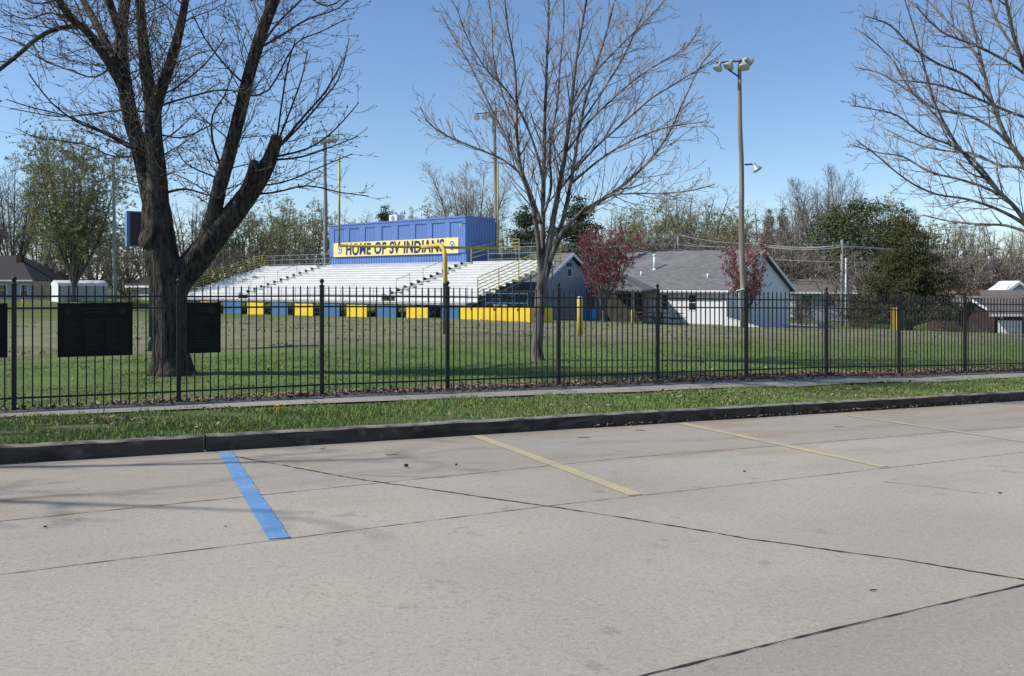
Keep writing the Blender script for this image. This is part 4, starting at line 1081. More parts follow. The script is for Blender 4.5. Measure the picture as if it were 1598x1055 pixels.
# roof unit, vent, corner flood light
ac = thing('roof_air_unit', 'small white air unit on the left part of the press box roof', 'air unit', BP(17.4, D0+1.4, zt))
mb = MB(); p = BP(Lof(622, D0+1.4), D0+1.2, zt+.10); w_ = Lof(610, D0+1.4)-Lof(622, D0+1.4); mb.box(p, AX*w_, BX*.7, Z3*.5); mb.build('case', 'white_paint', ac)
mb = MB(); mb.lathe(p+AX*(w_/2)-BX*.004+Z3*.25, -BX, [(0,.2),(.02,.2),(.025,.17)], 16); mb.build('fan_grille', 'steel', ac)
mb = MB(); 
for f in (.1,.85): mb.box(p+AX*(w_*f)+Z3*-.11, AX*.05, BX*.7, Z3*.11)
mb.build('feet', 'steel', ac)
p = BP(Lof(657, D0+.5), D0+.5, zt)
mb = MB(); mb.tube([p, p+Z3*.42], [.05,.05], 8); mb.tube([p+Z3*.42, p+Z3*.5], [.08,.06], 8); tag(mb.build('vent_pipe', 'white_paint', loc=p), 'thin white vent pipe on the press box roof', 'vent pipe')
def floodlight(parent, p, aim, sc=1.0):
    aim = V(aim).normalized(); mb = MB()
    mb.lathe(p, aim, [(-.28*sc,.09*sc),(-.22*sc,.11*sc),(-.08*sc,.11*sc),(0,.15*sc),(.14*sc,.27*sc),(.26*sc,.32*sc),(.28*sc,.32*sc)], 14)
    o = mb.build('floodlight', 'lamp_shell', parent, smooth=True)
    mb = MB(); mb.lathe(p+aim*.281*sc, aim, [(0,.30*sc),(.012*sc,.29*sc),(.03*sc,.15*sc)], 14); mb.build('lens', 'lamp_lens', o)
    return o
fl = thing('corner_floodlight', 'small white flood lamp on the right top corner of the press box', 'floodlight', BP(BXL0, D0, zt-.7))
floodlight(fl, BP(BXL0+.05, D0-.35, zt-.72), V((-.3,-.8,-.6)), .55)
mb = MB(); mb.bar(BP(BXL0+.05, D0-.03, zt-.55), BP(BXL0+.05, D0-.3, zt-.62), .025); mb.build('bracket', 'dark_steel', fl)
# stair rail beside the press box
st = thing('stair_rail', 'yellow stair railing climbing beside the press box end', 'railing', BP(BXL0-1, D0+.2, 3.2))
mb = MB()
for z in (.35,.7,1.05): mb.bar(BP(7.6, D0-.2, 3.2+z), BP(7.2, D0+2.9, 3.9+z), .03)
for f in (0,.5,1.0): mb.bar(BP(7.6-.4*f, D0-.2+3.1*f, 3.1+.7*f), BP(7.6-.4*f, D0-.2+3.1*f, 4.25+.7*f), .04)
for z in (.35,.6,.85,1.1): mb.bar(BP(6.6, D0+3.2, 3.9+z), BP(5.9, D0+3.2, 3.9+z), .03)
for l in (6.6,5.9): mb.bar(BP(l, D0+3.2, 3.1), BP(l, D0+3.2, 5.0), .035)
mb.build('pipes', 'yellow_rail', st)
mb = MB()
for k in range(6): mb.box(BP(6.7, D0+.3+k*.5, 3.15+k*.12), AX*1.2, BX*.4, Z3*.05)
mb.box(BP(5.6, D0+3.3, 3.85), AX*2.6, BX*1.2, Z3*.05); 
for l in (5.7,8.1): mb.bar(BP(l, D0+4.2, zg-.2), BP(l, D0+4.2, 3.85), .06)
mb.build('steps', 'blue_panel', st)
# sign on the press box
sg = thing('name_sign', 'long cream yellow sign reading HOME OF SV INDIANS on the press box front', 'sign', BP(16, D0-.05, 3.95))
sa, sb, sz0, sz1 = 9.0, 23.3, 3.95, 5.11
mb = MB(); mb.box(BP(sa, D0-.075, sz0), AX*(sb-sa), BX*.045, Z3*(sz1-sz0)); mb.build('board', 'sign_yellow', sg)
cu = bpy.data.curves.new('lettering', 'FONT'); cu.body = 'HOME OF SV INDIANS'; cu.extrude = .02; cu.offset = .026; cu.space_word = 1.15; cu.space_character = 1.08
to = bpy.data.objects.new('lettering_tmp', cu); COL.objects.link(to)
dg = bpy.context.evaluated_depsgraph_get(); me = bpy.data.meshes.new_from_object(to.evaluated_get(dg)); bpy.data.objects.remove(to)
co = np.array([v.co[:] for v in me.vertices]); mn, mxx = co.min(0), co.max(0)
tl0, tl1 = Lof(541.5, D0), Lof(694, D0); zz0, zz1 = 4.06, 5.02
mb = MB()
for x, y, z in co:
    f = (x-mn[0])/(mxx[0]-mn[0]); g_ = (y-mn[1])/(mxx[1]-mn[1])
    p = BP(tl0+(tl1-tl0)*f-.06*(g_-.5), D0-.077-z*.5-.011, zz0+(zz1-zz0)*g_+.02*math.sin(f*40))
    mb.v.append(p)
mb.f = [tuple(p.vertices) for p in me.polygons]
mb.build('lettering', 'sign_blue', sg)
for l, nm in ((Lof(531.5, D0), 1), (Lof(706.5, D0), 2)):
    mb = MB(); c = BP(l, D0-.078, 4.52)
    ring = [c+AX*(.33*math.cos(a)*(.9+.1*math.sin(3*a)))+Z3*(.43*math.sin(a)) for a in [6.283*k/24 for k in range(24)]]
    mb.prism(ring, -BX*.012); em = mb.build('oval_emblem', 'sign_white', sg)
    mb = MB(); c2 = c-BX*.013
    for k in range(22):
        a0, a1 = 6.283*k/24, 6.283*(k+1)/24
        mb.prism([c2+AX*(.25*math.cos(a0))+Z3*(.33*math.sin(a0)), c2+AX*(.25*math.cos(a1))+Z3*(.33*math.sin(a1)), c2+AX*(.19*math.cos(a1))+Z3*(.26*math.sin(a1)), c2+AX*(.19*math.cos(a0))+Z3*(.26*math.sin(a0))], -BX*.006)
    mb.box(c2+AX*-.08+Z3*-.12, AX*.13, -BX*.006, Z3*.24)
    mb.build('emblem_ring', 'sign_blue', em)

# ------------------------------------------------------------------ goal post
Y1, Y2 = 30.0, 32.6
c0 = P(529.5,383.5,Y1); c1 = P(777,387.5,Y2); cm = c0.lerp(c1, .5); cd = (c1-c0); cd.z = 0; cd.normalize(); perp = V((cd.y,-cd.x,0))
gp = cm+perp*2.35; gz = zat(gp.x, gp.y)
goal = thing('goal_post', 'yellow football goal post with bent neck standing in front of the bleachers', 'goal post', V((gp.x, gp.y, gz)))
zc = cm.z; r = .075; pts = [V((gp.x, gp.y, gz-.2)), V((gp.x, gp.y, zc-.55))]
for k in range(1, 7):
    a = R(15*k); pts.append(V((gp.x, gp.y, zc-.55))+Z3*(.55*math.sin(a))-perp*(.55*(1-math.cos(a))))
pts.append(cm.copy())
mb = MB(); mb.tube(pts, [r]*len(pts), 12); mb.build('gooseneck', 'yellow_post', goal, smooth=True)
mb = MB(); mb.tube([V((gp.x, gp.y, gz-.1)), V((gp.x, gp.y, gz+1.7))], [.08,.08], 12); mb.build('post_pad', 'fence', goal)
mb = MB(); mb.bar(c0, c1, .05, 12); mb.build('crossbar', 'yellow_rail', goal, smooth=True)
for c, top in ((c0, 243), (c1, 258)):
    zt_ = EYE+(YH-top)/F*c.y
    mb = MB(); mb.tube([c-Z3*.02, V((c.x, c.y, zt_))], [.036,.036], 10); mb.build('upright', 'yellow_rail', goal, smooth=True)

# ------------------------------------------------------------------ bollards and posts
def bollard(px, Y, top, w, label, mat='yellow_post', square=False, name='bollard'):
    b = G(px, Y); h = EYE+(YH-top)/F*Y-b.z; r = w/F*Y/2
    mb = MB()
    if square: mb.box(b+V((-r,-r,-.2)), V((2*r,0,0)), V((0,2*r,0)), Z3*(h+.2))
    else: mb.lathe(b-Z3*.2, Z3, [(0,r),(h+.2-r*.5,r),(h+.2-r*.2,r*.85),(h+.2,r*.35)], 14)
    t = thing(name, label, 'bollard', b); mb.build('post', mat, t, smooth=not square)
    return t, b, h, r
t, b, h, r = bollard(905, 34.5, 463, 9, 'tall round yellow bollard on the field right of the slender tree')
mb = MB(); mb.lathe(b+Z3*(h-.06), Z3, [(0,r*1.04),(.05,r*.9),(.075,r*.3)], 14); mb.build('cap', 'sign_white', t)
t, b, h, r = bollard(1401, 48, 480, 6, 'yellow timber post behind the fence in front of the cedar', 'yellow_post', True, 'timber_post')
mb = MB(); mb.box(b+V((.13,-.1,-.2)), V((.2,0,0)), V((0,.2,0)), Z3*(h+.1)); mb.build('second_post', 'wood_dark', t)
mb = MB(); mb.box(b+V((-.36,-.06,0)), V((.17,0,0)), V((0,.12,0)), Z3*(h+.0)); mb.build('side_board', 'yellow_post', t)
t, b, h, r = bollard(36, 62, 468, 3.5, 'thin yellow stake on the field at far left'); mb = MB(); mb.lathe(b+Z3*(h-.01), Z3, [(0,r*1.05),(.04,r*.6)], 8); mb.build('cap', 'yellow', t)
t, b, h, r = bollard(247.5, 62, 474, 3.0, 'thin yellow stake beside the big tree trunk'); mb = MB(); mb.lathe(b+Z3*(h-.01), Z3, [(0,r*1.05),(.04,r*.6)], 8); mb.build('cap', 'yellow', t)

# scoreboard on a green pole
sb_ = thing('scoreboard', 'blue cased scoreboard on a green pole half hidden by the big tree', 'scoreboard', G(236, 24.5))
b = G(236, 24.5)
mb = MB(); mb.tube([b-Z3*.2, b+Z3*4.1], [.072,.072], 10); po = mb.build('pole', 'pole_green', sb_, smooth=True)
mb = MB(); mb.tube([b-Z3*.1, b+Z3*.28, b+Z3*.4], [.1,.1,.072], 10); mb.build('pole_sleeve', 'pole_green', po, smooth=True)
p = P(196, 385, 24.3); q = P(258, 385, 24.9); d = q-p; d.z = 0; ln = d.length; d.normalize(); nb = V((-d.y, d.x, 0)); h = 55/F*24.5
p = p-nb*.16
mb = MB(); mb.box(p, d*ln, nb*.22, Z3*h); mb.build('case', 'blue_trim', sb_)
mb = MB(); mb.box(p+d*.09-nb*.012+Z3*.04, d*(ln-.13), nb*.011, Z3*(h-.08)); mb.build('face', 'score_face', sb_)

# ------------------------------------------------------------------ light poles
def pole(name, label, px, Y, top, pxt, w0, w1, mat, heads, arms, cat='light pole', low=None, basepx=None):
    b = G(basepx or px, Y); t = P(pxt, top, Y)
    root = thing(name, label, cat, b)
    mb = MB(); n = 8; pts = [b-Z3*.3]+[b.lerp(t, k/n)+V((.03*math.sin(k*1.7), 0, 0)) for k in range(1, n)]+[t]
    mb.tube(pts, [w0/F*Y/2+(w1-w0)/F*Y/2*k/n for k in range(n+1)], 10); pl = mb.build('pole', mat, root, smooth=True)
    for (x0, y0, x1, y1) in arms:
        mb = MB(); mb.bar(P(x0, y0, Y-.12), P(x1, y1, Y-.12), .04, 8); mb.build('crossarm', 'dark_steel', root)
    for (x, y, ax, ay, az, sc) in heads: floodlight(root, P(x, y, Y-.15), (ax, ay, az), sc)
    return root, pl
lp, pl = pole('light_pole', 'near weathered wooden light pole with five floodlights in front of the white house', 1158, 42, 92, 1154, 10.3, 5.8, 'pole_wood',
    [(1122,102,-.45,-.2,-.85,.78),(1140,99,-.5,-.2,-.8,.85),(1161,99,-.1,-.3,-.9,.9),(1167,94,.7,.5,-.3,.7),(1179,260,.45,-.2,-.85,.75)],
    [(1118,98,1172,94),(1136,108,1153,120),(1162,257,1178,256)], basepx=1160)
b = P(1153.5, 482, 41.7); mb = MB(); mb.box(b, V((.2,0,0)), V((0,.14,0)), Z3*.85); mb.build('meter_box', 'lamp_shell', lp)
mb = MB(); mb.prism([b+V((-.08,-.04,.87)), b+V((.24,-.04,.95)), b+V((.24,.2,.95)), b+V((-.08,.2,.87))], Z3*.03); mb.build('box_hood', 'white_paint', lp)
pole('light_pole', 'tall grey light pole behind the press box with row of floodlights', 777, 66, 172, 771, 8, 6, 'pole_grey',
    [(745,181,-.2,-.7,-.6,.8),(757,180,-.2,-.7,-.6,.8),(766,178,.1,-.7,-.6,.75),(783,175,.3,-.6,-.4,.75)], [(740,178,789,173)])
pole('light_pole', 'tall grey light pole between the bare twigs left of the press box', 509, 82, 215, 507, 7, 5, 'pole_grey',
    [(494,220,-.2,-.6,-.6,.9),(503,219,0,-.7,-.6,.9),(513,218,.2,-.7,-.6,.9),(520,217,.3,-.5,-.5,.9)], [(488,216,524,213)])
pole('light_pole', 'grey light pole beside the white shed at the left', 179, 72, 246, 177, 6, 4.5, 'pole_grey',
    [(168,252,-.2,-.6,-.6,.75),(176,251,0,-.7,-.6,.75),(184,250,.2,-.7,-.5,.75)], [(164,248,188,247)])

# ------------------------------------------------------------------ utility poles and wires
def upole(px, Y, top, label, arm, mat='pole_grey', w=6, name='utility_pole', armdir=None):
    b = G(px, Y); t = P(px, top, Y); root = thing(name, label, 'utility pole', b)
    mb = MB(); mb.tube([b-Z3*.2, t], [w/F*Y/2, w/F*Y/2*.75], 8); mb.build('pole', mat, root, smooth=True)
    if arm:
        x0, y0, x1, y1 = arm
        a_, b_ = P(x0, y0, Y-.2), P(x1, y1, Y+.2); mb = MB(); mb.box(a_-V((0,.06,.06)), b_-a_, V((0,.12,0)), Z3*.14); mb.build('crossarm', mat, root)
        for f in (.06,.5,.94):
            p = a_.lerp(b_, f); mb = MB(); mb.lathe(p+Z3*.08, Z3, [(0,.04),(.06,.07),(.1,.05),(.16,.06),(.2,.02)], 8); mb.build('insulator', 'steel', root)
    return root
upole(1058, 86, 368, 'far wooden utility pole rising behind the white house roof', (1044,381,1071,379), w=4)
upole(1314, 78, 374, 'pale utility pole with crossarm left of the cedar', (1299,382,1325,381), 'pole_grey', 5.5)
upole(1320, 77, 402, 'thin pale pole just right of the crossarm utility pole', None, 'white_paint', 2.6, 'pole')
up = upole(1548, 92, 386, 'utility pole with a grey transformer above the red brown roof', (1535,390,1561,388), w=4.5)
mb = MB(); p = P(1544, 412, 91.6); mb.lathe(p, Z3, [(0,.2),(.05,.24),(.75,.24),(.8,.2),(.84,.05)], 10); mb.build('transformer', 'lamp_shell', up, smooth=True)
ls = thing('street_lamp', 'far street lamp with curved arm above the brown garage roof', 'street lamp', G(1563, 100))
b = G(1563, 100); mb = MB(); mb.tube([b, P(1563,412,100)], [.13,.1], 8); mb.build('pole', 'pole_wood', ls)
mb = MB(); mb.tube([P(1563,432,100), P(1568,427,100), P(1575,424.5,100), P(1581,424,100)], [.06]*4, 6); mb.build('arm', 'steel', ls)
mb = MB(); mb.lathe(P(1579,424.5,100), V((1,0,-.05)), [(0,.06),(.1,.15),(.5,.16),(.6,.05)], 8); mb.build('lamp_head', 'lamp_shell', ls)
def wire(pts, r, label, sag=.25):
    mb = MB(); out = []
    for a_, b_ in zip(pts[:-1], pts[1:]):
        n = 14
        for k in range(n):
            f = k/n; p = a_.lerp(b_, f); p.z -= sag*4*f*(1-f); out.append(p)
    out.append(pts[-1]); mb.tube(out, [r]*len(out), 4)
    tag(mb.build('power_line', 'wire', loc=pts[0]), label, 'wire')
PA, PB_, PC, PD, PE = (600,388,84), (1058,368,86), (1314,381,78), (1548,388,92), (1800,388,96)
def wp(p, dx, dy): return P(p[0]+dx, p[1]+dy, p[2])
wire([P(560,396,84), wp(PB_,-12,12), P(1180,372+10,82), wp(PC,-14,3), wp(PD,-12,2), wp(PE,-10,0)], .022, 'uppermost left wire strung on the crossarms behind the field')
wire([P(640,384,88), wp(PB_,0,-2), P(1180,380,83), wp(PC,0,2), wp(PD,0,0), wp(PE,0,-6)], .026, 'top wire strung from pole top to pole top behind the houses')
wire([P(600,390,86), wp(PB_,12,11), P(1200,386,84), wp(PC,11,3), wp(PD,12,1), wp(PE,10,4)], .022, 'right hand wire strung on the crossarms behind the field')
wire([P(700,392,90), P(1000,391,88), P(1058,389,87), P(1314,409,79), P(1548,405,93), P(1800,398,97)], .02, 'lower single wire below the crossarm wires')
wire([P(620,372,70), P(775,372,68), P(940,378,74), P(1058,368,86)], .018, 'thin wire running from the press box pole to the far pole')
wire([P(1330,452,70), P(1420,457,60), P(1500,460,70)], .012, 'thin service wire crossing in front of the cedar foot')

# ------------------------------------------------------------------ houses
def house(name, label, corner, A_, B_, L, w, zg_, ze, zr, wall, roof, over=.35, cat='house', wins=(), gwins=(), extra=None, foundation=None, gable_front=False):
    """corner = near right corner; A_ runs along the front (ridge direction), B_ runs back along the gable end"""
    root = thing(name, label, cat, V((corner.x, corner.y, zg_)))
    def Q(a, b, z): p = corner+A_*a+B_*b; return V((p.x, p.y, z))
    mb = MB(); mb.prism([Q(0,0,zg_-.4), Q(0,w,zg_-.4), Q(0,w,ze), Q(0,w/2,zr-.12), Q(0,0,ze)], A_*L); wl_ = mb.build('wall', wall, root)
    mb = MB(); th = .14; sl = (zr-ze)/(w/2)
    for s_ in (0, 1):
        if s_ == 0: e0, e1 = -over, w/2
        else: e0, e1 = w+over, w/2
        z0_ = ze-sl*over
        pr = [Q(-over,e0,z0_+.02), Q(-over,e1,zr+.02), Q(-over,e1,zr+.02+th), Q(-over,e0,z0_+.02+th)]
        mb.prism(pr, A_*(L+2*over))
    rf = mb.build('roof', roof, root)
    mb = MB()                                                                  # fascia and barge boards
    z0_ = ze-sl*over
    mb.box(Q(-over,-over-.032,z0_-.08), A_*(L+2*over), B_*.03, Z3*.2)
    mb.box(Q(-over,w+over+.002,z0_-.08), A_*(L+2*over), B_*.03, Z3*.2)
    for a_ in (-over-.035, L+over+.005):
        for (b0, b1, zz0_, zz1_) in ((-over, w/2, z0_, zr), (w/2, w+over, zr, z0_)):
            mb.prism([Q(a_,b0,zz0_-.08), Q(a_,b1,zz1_-.08), Q(a_,b1,zz1_+.15), Q(a_,b0,zz0_+.15)], A_*.03)
    mb.build('fascia', 'white_paint', root)
    for (a_, z_, ww, hh) in wins:
        mb = MB()
        for (x, z, lx, lz) in ((-.06,-.06,ww+.12,.06),(-.06,hh,ww+.12,.06),(-.06,0,.06,hh),(ww,0,.06,hh),(0,hh/2-.02,ww,.04)):
            mb.box(Q(a_+x,-.035,z_+z), A_*lx, B_*.034, Z3*lz)
        wn = mb.build('window', 'white_paint', root)
        mb = MB(); mb.box(Q(a_,-.012,z_), A_*ww, B_*.011, Z3*hh); mb.build('pane', 'glass', wn)
    for (b_, z_, ww, hh) in gwins:
        mb = MB()
        for (x, z, lx, lz) in ((-.05,-.05,ww+.1,.05),(-.05,hh,ww+.1,.05),(-.05,0,.05,hh),(ww,0,.05,hh)):
            mb.box(Q(-.035,b_+x,z_+z), A_*.034, B_*lx, Z3*lz)
        wn = mb.build('window', 'white_paint', root)
        mb = MB(); mb.box(Q(-.012,b_,z_), A_*.011, B_*ww, Z3*hh); mb.build('pane', 'glass', wn)
    return root, Q
def col(px, Y): return V(((px-CX)/F*Y, Y, 0))
# the white house
hw, Q = house('white_house', 'white sided house with grey gable roof right of centre', col(1133,58), AX, BX, 10.6, 10.9, -1.25, 1.30, 4.05, 'house_white', 'roof_grey',
    wins=((2.25,-.1,.5,1.0),(4.35,-.1,.5,1.0)), gwins=())
mb = MB(); p0 = Q(-.05, 0, -1.0); mb.box(Q(-.04,-.04,-1.4), AX*.14, BX*.14, Z3*2.6); mb.build('corner_board', 'white_paint', hw)
mb = MB(); mb.box(Q(-.2,-.50,1.06), AX*11.0, BX*.11, Z3*.10)
for a_ in (.15, 10.2): mb.box(Q(a_,-.09,-1.2), AX*.09, BX*.07, Z3*2.25); mb.box(Q(a_,-.42,1.02), AX*.09, BX*.36, Z3*.05)
mb.build('gutter', 'steel', hw)
mb = MB(); mb.box(Q(.02,-.02,-1.6), AX*10.5, BX*.015, Z3*.55); mb.build('foundation', 'sidewalk', hw)
vent = hw
def onroof(a, b): return Q(a, b, 1.30+(4.05-1.30)/(5.45)*b+.16)
p = onroof(Lof(1049,0) if False else 7.0, 2.6)
mb = MB(); mb.tube([p-Z3*.1, p+Z3*1.0], [.09,.09], 10); mb.tube([p+Z3*1.0, p+Z3*1.12], [.14,.12], 10); mb.tube([p-Z3*.08, p+Z3*.06], [.2,.1], 10); mb.build('vent_pipe', 'white_paint', hw, smooth=True)
p = onroof(7.6, 1.7); mb = MB(); mb.tube([p-Z3*.1, p+Z3*.3], [.07,.06], 8); mb.build('vent_pipe', 'white_paint', hw, smooth=True)
p = onroof(2.0, 1.3); mb = MB(); mb.tube([p-Z3*.1, p+Z3*.3], [.07,.06], 8); mb.build('vent_pipe', 'white_paint', hw, smooth=True)
# the pale blue house behind the bleachers
hb, Qb = house('blue_house', 'pale blue gabled house at the right end of the bleachers', col(835,60), AX, BX, 12, 8.2, -1.1, 1.35, 3.8, 'house_blue', 'roof_grey', gwins=((3.75,2.25,.55,.55),))
mb = MB()
for k in range(2): mb.box(Qb(-.035, 3.75+k*.33, 2.95), AX*.034, BX*.2, Z3*.28)
mb.build('gable_vent', 'roof_dark', hb)
# carport between them
cp = thing('carport', 'dark open carport with grey hip roof between the two pale houses', 'carport', G(975, 60))
p0, p1, p2, p3 = P(938,452,58), P(1004,456,56.5), P(1030,452,63), P(960,447,66)
q0, q1 = P(935,428,64), P(962,431,63)
mb = MB(); mb.prism([p0, p1, P(962,430,62.5), P(930,428,63.5)], Z3*.12); mb.prism([p1, p2, P(985,432,66), P(962,430,62.5)], Z3*.12); mb.build('roof', 'roof_grey', cp)
mb = MB(); mb.box(P(945,505,62), P(1002,505,61)-P(945,505,62), V((0,.15,0)), Z3*2.1); mb.build('back_wall', 'wood_dark', cp)
for px, Y in ((988,56.8),(942,58.5)):
    b = G(px, Y); mb = MB(); mb.bar(b-Z3*.2, b+Z3*(EYE+(YH-454)/F*Y-b.z), .09, 8); ps = mb.build('post', 'steel', cp)
    mb = MB(); mb.bar(b-Z3*.2, b+Z3*(.88 if px > 960 else .5), .135 if px > 960 else .11, 10); mb.build('yellow_sleeve', 'yellow_post', ps)
# blue bins by the blue house
for px, w_, hpx, m_, lab in ((916,.66,16,'blue_paint','square blue wheeled bin by the blue house wall'),(926,.42,15,'lightblue','round light blue drum beside the square blue bin')):
    b = G(px, 59); t = thing('bin' if px < 920 else 'drum', lab, 'bin', b); h = hpx/F*59
    mb = MB()
    if px < 920:
        mb.prism([b+V((-.28,-.28,.05)), b+V((.28,-.28,.05)), b+V((.28,.28,.05)), b+V((-.28,.28,.05))], Z3*(h-.05)); mb.build('body', m_, t)
        mb = MB(); mb.prism([b+V((-.32,-.34,h)), b+V((.32,-.34,h)), b+V((.32,.34,h+.05)), b+V((-.32,.34,h+.05))], Z3*.05); mb.build('lid', m_, t)
    else:
        mb.lathe(b, Z3, [(0,.26),(.03,.28),(h*.33,.28),(h*.35,.295),(h*.37,.28),(h*.66,.28),(h*.68,.295),(h*.7,.28),(h,.28)], 16); mb.build('body', m_, t, smooth=True)
        mb = MB(); mb.lathe(b+Z3*h, Z3, [(0,.29),(.04,.29),(.14,.18),(.16,.03)], 16); mb.build('lid', 'lightblue', t, smooth=True)
# picnic tables by the white house
def picnic(px, Y, rz, label):
    b = G(px, Y); t = thing('picnic_table', label, 'table', b); c, s_ = math.cos(rz), math.sin(rz); U = V((c, s_, 0)); W = V((-s_, c, 0))
    mb = MB()
    for k in range(5): mb.box(b-U*.9+W*(-.37+k*.15)+Z3*.72, U*1.8, W*.14, Z3*.04)
    mb.build('tabletop', 'wood_dark', t)
    for sd in (-.75,.5):
        mb = MB(); mb.box(b-U*.9+W*sd+Z3*.43, U*1.8, W*.25, Z3*.04); mb.build('bench', 'wood_dark', t)
    for e in (-.65,.6):
        mb = MB(); mb.box(b+U*e-W*.72+Z3*.37, U*.05, W*1.44, Z3*.055)
        mb.bar(b+U*(e+.08)-W*.62, b+U*(e+.08)-W*.25+Z3*.71, .04, 4); mb.bar(b+U*(e+.08)+W*.62, b+U*(e+.08)+W*.25+Z3*.71, .04, 4); mb.build('trestle', 'wood_dark', t)
picnic(1012, 55.5, 2.5, 'dark picnic table beside the carport post')
picnic(1043, 55, 2.45, 'dark picnic table in front of the white house wall')
# ramp wall and drive by the white house gable
dr = thing('white_ramp_wall', 'low white wall stepping down beside the white house gable', 'wall', P(1158,503,57))
mb = MB(); a_, b_ = P(1135,496,57.5), P(1185,511,56.5); mb.prism([a_, b_, b_-Z3*.5, a_-Z3*1.0], V((0,.15,0))); mb.build('wall_slope', 'white_paint', dr)
mb = MB(); mb.prism([a_+V((0,-.03,0)), b_+V((0,-.03,0)), b_+V((0,-.03,.06)), a_+V((0,-.03,.06))], V((0,.21,0))); mb.build('coping', 'white_paint', dr)
dr = thing('white_edging_wall', 'low white edging wall by the drive right of the white house', 'wall', P(1290,506,66))
mb = MB(); a_, b_ = P(1276,501,67), P(1304,511,63); mb.prism([a_, b_, b_-Z3*.5, a_-Z3*.9], V((0,.15,0))); mb.build('wall_slope', 'white_paint', dr)
mb = MB(); mb.prism([a_+V((0,-.03,0)), b_+V((0,-.03,0)), b_+V((0,-.03,.06)), a_+V((0,-.03,.06))], V((0,.21,0))); mb.build('coping', 'white_paint', dr)
mb = MB()
for k in range(10):
    a_ = G(1232+k*4.5, 62-.2*k, .03); b_ = G(1236.5+k*4.5, 61.8-.2*k, .03); c_ = G(1236.5+k*4.5, 78, .03); d_ = G(1232+k*4.5, 78, .03); mb.quad(a_, b_, c_, d_)
tag(mb.build('driveway', 'sidewalk'), kind='structure')
# low blue house beyond
h2, Q2 = house('low_house', 'low blue grey house with brown roof between the white house and the utility pole', col(1328,84), V((-.98,.2,0)).normalized(), V((.2,.98,0)).normalized(), 10, 7.5, -1.5, .98, 2.05, 'house_blue', 'roof_brown', .5, wins=((1.5,-.4,.9,1.0),(3.6,-.4,.9,1.0)))
mb = MB(); mb.box(Q2(5.2,-.2,-1.6), V((-.98,.2,0))*1.5, V((.2,.98,0))*.18, Z3*2.2); mb.build('white_bay', 'house_white', h2)
# garages on the right
hg, Qg = house('brick_garage', 'brick garage with dark gable end and white rolled door at the right edge', col(1556,72), V((.77,-.1,0)).normalized()*1, V((-.35,.94,0)).normalized(), .1, .1, -3, -3, -3, 'brick', 'roof_brown') if False else (None, None)
gg = thing('brick_garage', 'brick garage with brown roof, dark gable front and white door at the right edge', 'garage', P(1550,522,70))
Yg = 68
def g_(px, py, Y=Yg): return P(px, py, Y)
zb_ = -3.2
gl, gr, pk_ = g_(1490,494,69), g_(1553,494,67.5), g_(1511,470,68.6)
mb = MB(); dpt = V((.5,3.0,0)).normalized()*7
mb.prism([V((gl.x,gl.y,zb_)), V((gr.x,gr.y,zb_)), gr, pk_, gl], dpt); mb.build('gable_wall', 'brick', gg)
mb = MB(); ov = V((0,-.4,0))
mb.prism([gl+ov+V((-.4,0,-.12)), pk_+ov+Z3*.05, pk_+ov+Z3*.2, gl+ov+V((-.4,0,.05))], dpt*1.05); mb.prism([pk_+ov+Z3*.05, gr+ov+V((.3,0,-.12)), gr+ov+V((.3,0,.05)), pk_+ov+Z3*.2], dpt*1.05); mb.build('roof', 'roof_brown', gg)
mb = MB(); mb.prism([pk_+ov*1.1+Z3*-.02, gr+ov*1.1+V((.32,0,-.2)), gr+ov*1.1+V((.32,0,.04)), pk_+ov*1.1+Z3*.21], V((0,.03,0))); mb.build('barge_board', 'white_paint', gg)
# right wing with the white door
wa, wb_ = gr+V((.02,.5,0)), g_(1680,494,66)
mb = MB(); dw = wb_-wa; dw.z = 0; mb.box(V((wa.x,wa.y,zb_)), dw, V((.3,6,0)), Z3*(wa.z-zb_)); mb.build('wing_wall', 'brick', gg)
r0, r1 = g_(1540,492,66.9)+V((0,-.4,0)), wb_+V((.3,-.4,.1)); r2, r3 = g_(1680,454,70.5), g_(1528,455,71)
mb = MB(); mb.prism([r0, r1, r2, r3], Z3*.12); mb.build('wing_roof', 'roof_brown', gg)
mb = MB(); mb.box(r0+V((0,-.03,-.08)), r1-r0, V((0,.028,0)), Z3*.19); mb.build('wing_fascia', 'white_paint', gg)
a_, b_ = g_(1559,500,66.9), g_(1597,500,66.4); dd = b_-a_; dd.z = 0
mb = MB(); fr = V((0,-.06,0))
for k in range(5): mb.box(V((a_.x,a_.y+.25,a_.z-.46*(k+1)+.01))+fr, dd, V((0,.05,0)), Z3*.44)
mb.build('door', 'white_paint', gg)
a_, b_ = g_(1505,505,68), g_(1540,505,67.4); dd = b_-a_; dd.z = 0
mb = MB()
for k in range(5): mb.box(V((a_.x,a_.y-.04,a_.z-.4*(k+1))), dd, V((0,.05,0)), Z3*.38)
mb.build('door', 'wood_dark', gg)
